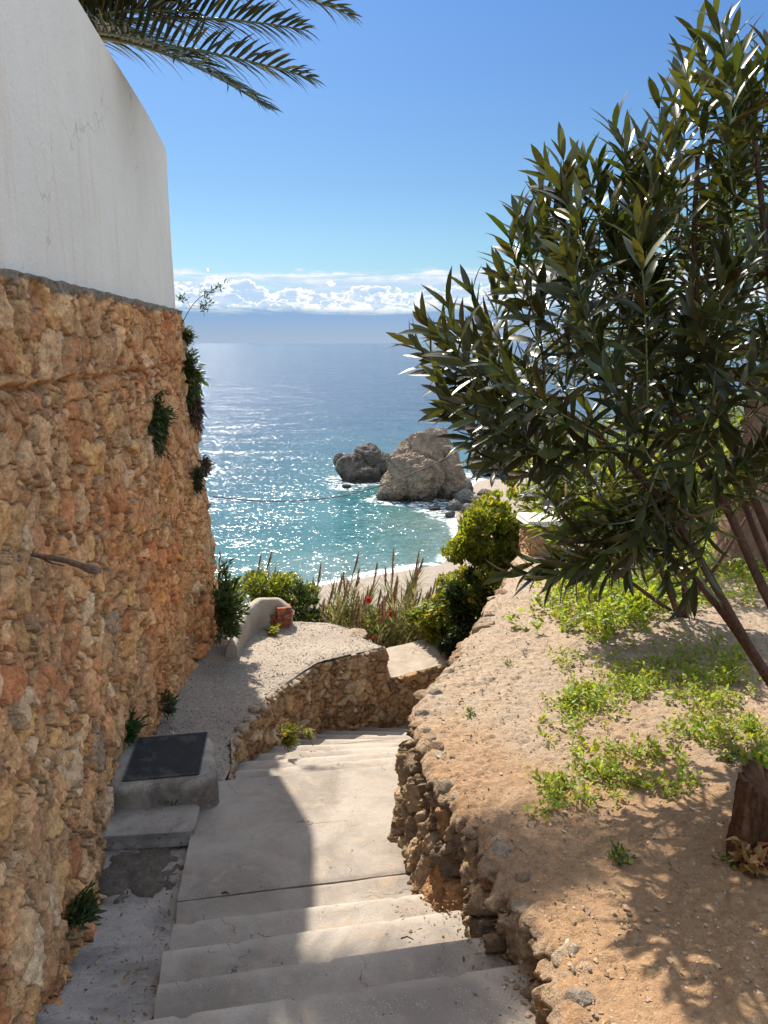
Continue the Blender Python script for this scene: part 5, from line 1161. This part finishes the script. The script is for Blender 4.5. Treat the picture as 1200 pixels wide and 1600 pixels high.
clusters = [(905, 1100, 50, 28, 46), (960, 1075, 60, 34, 60), (1000, 1050, 45, 28, 40), (890, 1130, 40, 20, 20), (1080, 1065, 60, 34, 46), (1100, 1020, 60, 26, 26), (1120, 1100, 50, 34, 34), (1090, 1150, 50, 24, 30), (1170, 1150, 40, 26, 30), (1150, 1050, 40, 30, 24),
            (880, 1250, 40, 26, 16), (930, 1215, 50, 24, 22), (970, 1220, 40, 22, 16), (1010, 1185, 40, 20, 12), (1050, 1230, 30, 20, 12), (855, 1235, 24, 26, 8), (935, 1170, 40, 22, 10), (1190, 1200, 30, 20, 14),
            (900, 935, 60, 28, 44), (900, 965, 70, 26, 34), (950, 985, 60, 30, 22), (880, 1030, 24, 14, 8), (905, 915, 46, 18, 30), (1000, 965, 40, 20, 16), (1020, 945, 30, 20, 16), (960, 925, 50, 22, 60), (985, 940, 40, 20, 50), (1060, 900, 60, 24, 50), (1120, 870, 50, 22, 50), (1000, 880, 50, 20, 40), (1180, 900, 30, 20, 30), (1070, 935, 40, 14, 30), (940, 1010, 30, 20, 6)]
for (u, v, su, sv, n) in clusters:
    for _ in range(int(n * .9)):
        p = on_terrace(u + r.normal() * su * .55, v + r.normal() * sv * .5, 3)
        if p[0] < t_edge(p[1]) + .05: continue
        sp_.append((p + [0, 0, .0], (.055 + .05 * r.random()) * (1.0 if v > 1000 else 1.7), 5 + int(4 * r.random())))
weeds('weed_patch', sp_, (.19, .26, .03), 'bright green low weeds growing in patches on the dry soil terrace', 32, kind='stuff', cat='weeds')
sp_ = []
for _ in range(520):
    y = 5.3 + 3.4 * r.random(); x = t_edge(np.array(y)) + .7 + 4.5 * r.random()
    if x < 1.75 and y > 6.0: continue
    sp_.append((np.array([x, y, ground_z(x, y)]), .09 + .08 * r.random(), 9))
weeds('weed_thicket', sp_, (.19, .26, .03), 'lush yellow-green weeds in a thicket round the tree trunk at the back of the terrace', 33, kind='stuff', cat='weeds')
for i, (u, v, s, nl, lb) in enumerate([(795, 1040, .05, 7, 'single small weed on bare soil near the far left of the terrace'), (735, 1120, .06, 10, 'low weed in the shadow on the terrace edge'), (968, 1345, .075, 14, 'dark small weed in the shaded soil in front of the stump'), (1140, 1350, .06, 10, 'small weed at the foot of the dark stump'),
                                      (1135, 1190, .07, 14, 'leafy weed sprouting beside the top of the stump')]):
    weeds('weed', [(on_terrace(u, v), s, nl * 2)], (.06, .10, .02), lb, 60 + i)
def wall_plant(name, u, v, d, rx, rz, n, size, label, seed, color, hang=0, mat=None, cat='plant', alt=None, altp=.1):
    p = P(u, v, d=d); r = np.random.default_rng(seed); root = empty(name, p, label, cat); ns_ = max(8, n // 45); ends_ = r.normal(size=(ns_, 3)) * np.array([rx, rx * 1.3, rz]) * .58; ends_[:, 0] = np.abs(ends_[:, 0]); ends_[:, 2] -= hang * rz * r.random(ns_)
    si = r.integers(ns_, size=n); tt_ = .25 + .85 * r.random(n) ** .7; pts = ends_[si] * tt_[:, None] + np.array([0, 0, -.5 * hang * rz])[None] * (tt_ ** 2)[:, None] + r.normal(size=(n, 3)) * (.010 + .10 * rx); dr = norm(ends_[si])
    D = norm(dr + rand_dirs(n, r) * .7 + np.array([.4, 0, -hang])); L = size * (.6 + .8 * r.random(n)); V, F, k = leaves(pts, D, rand_dirs(n, r) + [0, 0, .6], L, L * .3, .2, (.4, 1, 0), .3)
    mesh('foliage', V, F, mat or M_DARKLEAF, root, leaf_cols(n, k, color, .5, alt, altp, r))
    a = Acc()
    for _ in range(9):
        q = pts[r.integers(n)]; V, F = tube(bez((-.06, 0, .02), q * .4, q, 6), np.linspace(.004, .0015, 6), 4); a.add(V, F, (.14, .10, .06))
    a.build('stems', M_BARK, root); return root
wall_plant('wall_plant', 292, 580, 7.35, .10, .24, 2600, .045, 'bushy green plant hanging from the outer corner of the tall wall', 70, (.045, .065, .018), .6, alt=(.13, .13, .03), altp=.2)
wall_plant('wall_plant', 302, 630, 7.4, .07, .13, 900, .045, 'dry brown tangle hanging under the green plant on the wall corner', 71, (.10, .055, .04), .9)
wall_plant('wall_plant', 289, 525, 7.3, .05, .07, 500, .035, 'small tuft of leaves just below the white wall corner', 72, (.06, .08, .02), .1)
wall_plant('wall_plant', 237, 648, 5.85, .075, .16, 2200, .045, 'dark green clump growing out of the middle of the tall stone wall', 73, (.04, .06, .02), .4, alt=(.10, .11, .03), altp=.15)
wall_plant('wall_plant', 318, 722, 7.35, .05, .07, 500, .04, 'small reddish-brown tuft on the outer edge of the wall above the sea', 74, (.10, .055, .035), .5)
wall_plant('wall_plant', 305, 742, 7.2, .05, .09, 600, .04, 'dark small clump low on the wall near its outer edge', 75, (.05, .055, .022), .6)
wall_plant('corner_weed', 190, 1148, 4.9, .07, .07, 700, .05, 'leafy green weed behind the manhole box at the foot of the wall', 76, (.04, .075, .02), -.4)
wall_plant('corner_weed', 258, 1102, 5.7, .05, .05, 350, .04, 'small grey-green weed at the wall foot beside the gravel path', 77, (.08, .09, .05), -.3)
wall_plant('corner_weed', 122, 1292, 3.85, .025, .06, 300, .035, 'thin dark weed against the wall beside the rounded boulder', 78, (.05, .08, .03), -.2)
wall_plant('corner_weed', 120, 1432, 3.2, .05, .07, 800, .035, 'feathery green weed at the wall foot beside the rough concrete strip', 79, (.055, .08, .028), -.4)
wall_plant('corner_weed', 345, 965, 7.1, .12, .22, 2600, .06, 'tall dark green weeds filling the corner between the tall wall and the kerb wall', 80, (.05, .075, .022), -.5)
wall_plant('corner_weed', 364, 945, 7.6, .06, .09, 500, .05, 'bright yellow-green weed behind the kerb wall end', 81, (.16, .20, .025), -.5, M_LEAF)
wall_plant('corner_weed', 420, 986, 8.0, .07, .02, 300, .04, 'flat bright green weed at the edge of the path beside the brick stub', 82, (.18, .2, .03), -.5, M_LEAF)
fw = wall_plant('corner_weed', 444, 1152, 5.75, .075, .05, 900, .035, 'green tuft with a yellow flower at the foot of the path wall', 83, (.11, .12, .025), -.4, M_LEAF)
n = 7; th = np.arange(n) * 6.283 / n; V, F, k = leaves(np.repeat([[.02, -.07, .06]], n, 0), np.stack([np.cos(th), -.4 + 0 * th, np.sin(th)], -1), np.repeat([[0, -1., .3]], n, 0), .016, .012, 0, (.5, 1, .6), 0); mesh('flower', V, F, M_PETAL, fw, np.broadcast_to(np.array([.8, .6, .03]), V.shape))
wall_plant('corner_weed', 478, 1147, 6.1, .04, .03, 250, .03, 'tiny pale weed on the lower steps beside the flowering tuft', 84, (.14, .15, .06), -.4, M_LEAF)
wall_plant('corner_weed', 668, 1285, 3.9, .03, .06, 500, .028, 'light green weed sprouting at the foot of the terrace wall', 85, (.12, .14, .045), -.5, M_LEAF)
# thin twig plant against the clouds
tp0 = P(280, 515, d=7.3); tq = empty('twig_plant', tp0, 'thin bare twig with small leaves standing out from the wall corner against the clouds', 'plant'); a = Acc(); B = []; D = []
def tw(pxs, r0):
    pts = np.array([P(u, v, d=7.3) for u, v in pxs]); pts = smooth_path(pts, 12, 1); V, F = tube(pts - tp0, np.linspace(r0, r0 * .5, 12), 5); a.add(V, F, (.14, .11, .07)); return pts
ends = [tw([(280, 515), (292, 490), (305, 470), (325, 456), (345, 446)], .0045), tw([(297, 480), (290, 465), (280, 468)], .0025), tw([(300, 476), (312, 480), (318, 486)], .0025), tw([(312, 464), (312, 452), (318, 440)], .0018), tw([(308, 468), (322, 474), (330, 472)], .002)]
rt_ = np.random.default_rng(4)
for e_ in ends[:3] + ends[4:]:
    for q in e_[-4:]:
        for _ in range(5): B.append(q - tp0 + rt_.normal(size=3) * .018); D.append(rand_dirs(1, rt_)[0] + [0, 0, .3])
for q in (ends[0][-1], ends[0][-4]):
    for _ in range(9): B.append(q - tp0 + rt_.normal(size=3) * .025); D.append(rand_dirs(1, rt_)[0])
n = len(B); a.build('twig', M_BARK, tq); V, F, k = leaves(np.array(B), np.array(D), rand_dirs(n, rt_), .05, .014, .1, (.4, 1, 0), .2); mesh('foliage', V, F, M_DARKLEAF, tq, leaf_cols(n, k, (.05, .07, .025), .4, None, 0, rt_))
# dead branch lodged in the wall
p0 = P(5, 858, y=3.20); p0[0] = wall_x(np.array(p0[1]), np.array(p0[2])) - .02
d0 = 3.25
br = smooth_path([P(18, 858, d=3.35), P(60, 868, d=3.3), P(100, 875, d=3.2), P(135, 887, d=3.1), P(155, 892, d=3.05)], 24, 1); V, F = tube(br, np.r_[np.linspace(.008, .014, 20), .018, .019, .018, .012], 9, .25, 3); a = Acc(); a.add(V, F, (.22, .15, .11))
V, F = tube([P(60, 868, d=3.3), P(80, 880, d=3.25), P(100, 884, d=3.22)], [.006, .004, .003], 6); a.add(V, F, (.2, .14, .1)); props(a.build('dead_branch', M_BARK, origin=br[0]), 'broken dead branch sticking out of the tall stone wall', 'branch')

# ------------------------------------------------------------------ stump at the right edge
sb = on_terrace(1192, 1335); st = empty('tree_stump', sb, 'short dark brown stump with curled dry leaves at the right edge of the terrace', 'stump')
Hs = .30; n, mz = 130, 60; th = np.linspace(0, 2 * math.pi, n, endpoint=False); zz_ = np.linspace(-.12, Hs, mz); TH, ZZ = np.meshgrid(th, zz_)
rad = .105 + .03 * np.exp(-(ZZ + .1) / .08) + .022 * fbm(np.cos(TH) * 7, np.sin(TH) * 7, ZZ * 3.0, 5, 8, .65, ridge=True)
V = np.stack([np.cos(TH) * rad + .03 * ZZ, np.sin(TH) * rad, ZZ + .03 * fbm(np.cos(TH) * 3, np.sin(TH) * 3, ZZ * 0, 3, 5) * (ZZ > Hs * .8)], -1)
i = np.arange(mz - 1)[:, None] * n; j = np.arange(n)[None]; F = np.stack([i + j, i + (j + 1) % n, i + n + (j + 1) % n, i + n + j], -1).reshape(-1, 4)
V2 = V[-1] * np.array([.6, .6, 1]) - [0, 0, .03]; V3 = V[-1].mean(0)[None] - [0, 0, .05]
Vs = np.concatenate([V.reshape(-1, 3), V2, V3]); b0_ = mz * n; jj = np.arange(n); F2 = np.stack([(mz - 1) * n + jj, (mz - 1) * n + (jj + 1) % n, b0_ + (jj + 1) % n, b0_ + jj], -1); F3 = np.stack([b0_ + jj, b0_ + (jj + 1) % n, np.full(n, b0_ + n)], -1)
mesh('trunk', Vs, [F, F2, F3], M_BARK, st, np.array([.12, .06, .032]) * (1 + .8 * fbm(Vs[:, 0] * 30, Vs[:, 1] * 30, Vs[:, 2] * 5, 4, 3))[:, None])
rs = np.random.default_rng(8); n = 110; B = np.stack([-.10 + .09 * rs.random(n) - .03, -.14 + .10 * rs.random(n), .0 + .10 * rs.random(n)], -1); D = rand_dirs(n, rs) + [-.2, -.2, .3]
V, F, k = leaves(B, D, rand_dirs(n, rs), .045 * (.6 + .7 * rs.random(n)), .03, .9 * rs.random(n), (.4, 1, .9, .5, .1), .7); mesh('dry_leaves', V, F, M_DRY, st, leaf_cols(n, k, (.36, .17, .07), .5, (.5, .3, .15), .3, rs))

# agave-like spiky plant just outside the frame whose shadow falls on the soil
sgp = empty('spiky_plant', (1.75, 2.25, ground_z(1.75, 2.25)), 'spiky rosette plant just past the right edge of the terrace view', 'plant')
n = 40; th = rng.random(n) * 6.28; el = .2 + 1.0 * rng.random(n); D = np.stack([np.cos(th) * np.cos(el), np.sin(th) * np.cos(el), np.sin(el)], -1)
V, F, k = leaves(np.repeat([[0, 0, .25]], n, 0), D, np.repeat([[0, 0, 1.]], n, 0) + rng.normal(size=(n, 3)) * .2, .42, .03, .15, (.7, 1, .7, 0), .4); mesh('foliage', V, F, M_PALM, sgp, leaf_cols(n, k, (.06, .08, .03)))
V, F = tube([(0, 0, -.1), (0, 0, .27)], [.07, .06], 10); mesh('stem', V, F, M_BARK, sgp, np.broadcast_to(np.array([.2, .14, .09]), V.shape))

# ------------------------------------------------------------------ hanging cable
cb = [P(333, 776, d=7.42), P(400, 783, d=7.6), P(470, 783, d=7.7), P(540, 775, d=7.8), P(600, 757, d=7.8), P(650, 738, d=7.8), P(700, 715, d=7.8), P(735, 692, d=7.7), P(775, 655, d=7.6), P(830, 600, d=7.4), P(1000, 480, d=7.2), P(1170, 420, d=7.4)]
V, F = tube(smooth_path(cb, 80, 3), .0055, 6); props(mesh('cable', V, F, M_WIRE), 'thin black cable sagging across the view of the bay', 'cable')
# small twigs and chips on the landing
for i, (u, v, z, s, lb) in enumerate([(352, 1397, -2.62, .016, 'dark chip lying on the landing joint'), (636, 1468, -2.235, .02, 'short dark twig lying on the sunlit step')]):
    p = P(u, v, z=z); pts = [p + [-s * 1.2, 0, .004], p + [0, s * .3, .008], p + [s * 1.2, -s * .2, .004]]; V, F = tube(pts, [.003, .006 if i == 0 else .0025, .002], 6); props(mesh('debris_chip' if i == 0 else 'twig', V, F, M_BARK, None, np.broadcast_to(np.array([.07, .05, .04]), V.shape)), lb, 'debris')

# dry leaf litter: small curled flakes nobody could count
def litter(name, pts, label, seed):
    r = np.random.default_rng(seed); n = len(pts); D = rand_dirs(n, r) * [1, 1, .25]; N = norm(np.array([0, 0, 1.]) + rand_dirs(n, r) * .5); L = .010 + .022 * r.random(n) ** 2
    V, F, k = leaves(pts + [0, 0, .004], D, N, L, L * (.25 + .3 * r.random(n)), .5 * (r.random(n) - .3), (.4, 1, .7, .1), .5)
    o = mesh(name, V, F, M_DRY, None, leaf_cols(n, k, (.22, .13, .07), .7, (.38, .27, .15), .35, r)); props(o, label, 'litter', kind='stuff')
r = np.random.default_rng(77); n = 420; y = 1.6 + 3.4 * r.random(n); x = t_edge(y) + .04 + 2.2 * r.random(n) ** 1.2
litter('leaf_litter', np.column_stack([x, y, t_z(x, y) + .012]), 'small dry leaves and straw scattered on the soil terrace', 78)
n = 260; y = 2.0 + 2.2 * r.random(n); x = np.interp(y, [2.0, 2.28, 2.6, 3.3, 4.2], [.60, .55, .46, .28, .16]) - .02 - .35 * r.random(n) ** 2.5
z = np.interp(y, [1.0, 2.3, 2.301, 2.58, 2.581, 2.9, 2.901, 3.13, 3.131, 4.3], [-2.1, -2.1, -2.235, -2.235, -2.37, -2.37, -2.50, -2.50, -2.625, -2.70])
litter('leaf_litter', np.column_stack([x, y, z]), 'dry leaf bits gathered where the steps meet the terrace wall', 79)
n = 260; y = 2.05 + 2.0 * r.random(n); x = np.interp(y, ysr, rx) - .02 - .5 * r.random(n) ** 1.5
litter('leaf_litter', np.column_stack([x, y, strip_z(x, y) + .004]), 'dry leaf bits on the rough concrete strip by the tall wall', 80)

# angular stones set in the lip of the terrace wall: pieces of that wall
r = np.random.default_rng(91); a = Acc(); ic = __import__('bmesh').new(); bmesh.ops.create_icosphere(ic, subdivisions=3, radius=1); IV = np.array([v.co[:] for v in ic.verts]); IF = np.array([[v.index for v in f.verts] for f in ic.faces]); ic.free()
for k in range(150):
    y = 1.5 + 5.6 * r.random(); sz = (.018 + .034 * r.random() ** 1.6) * (1 + .25 * (y > 4)); V = IV * (1 + .25 * fbm(IV[:, 0] * 1.5 + k * 7, IV[:, 1] * 1.5, IV[:, 2] * 1.5, 3, k))[:, None]
    for _ in range(7):
        pn = norm(r.normal(size=3)); over = V @ pn - .62; V = V - np.where(over > 0, over * .9, 0)[:, None] * pn
    V = V * sz * np.array([.8 + .5 * r.random(), 1.0 + .6 * r.random(), .55 + .3 * r.random()]); c, s_ = math.cos(r.random() * 6), math.sin(r.random() * 6); th = r.random() * 3; V[:, :2] = V[:, :2] @ np.array([[math.cos(th), -math.sin(th)], [math.sin(th), math.cos(th)]])
    ex = float(np.interp(y, edgeV[:, 1], edgeV[:, 0])); ez = float(np.interp(y, edgeV[:, 1], edgeV[:, 2])); dn = r.random()
    p = np.array([ex + .03 - .02 * r.random() + (.05 * r.random() if dn < .5 else 0), y, ez - .010 + (.012 if dn < .5 else -.05 * r.random())])
    a.add(V + p - np.array(TERW.location), IF, np.array([[.42, .33, .24], [.36, .25, .16], [.46, .33, .21], [.33, .27, .21]][int(r.integers(4))]) * (.75 + .4 * r.random()))
a.build('edge_stones', M_WALL, TERW, smooth=False)
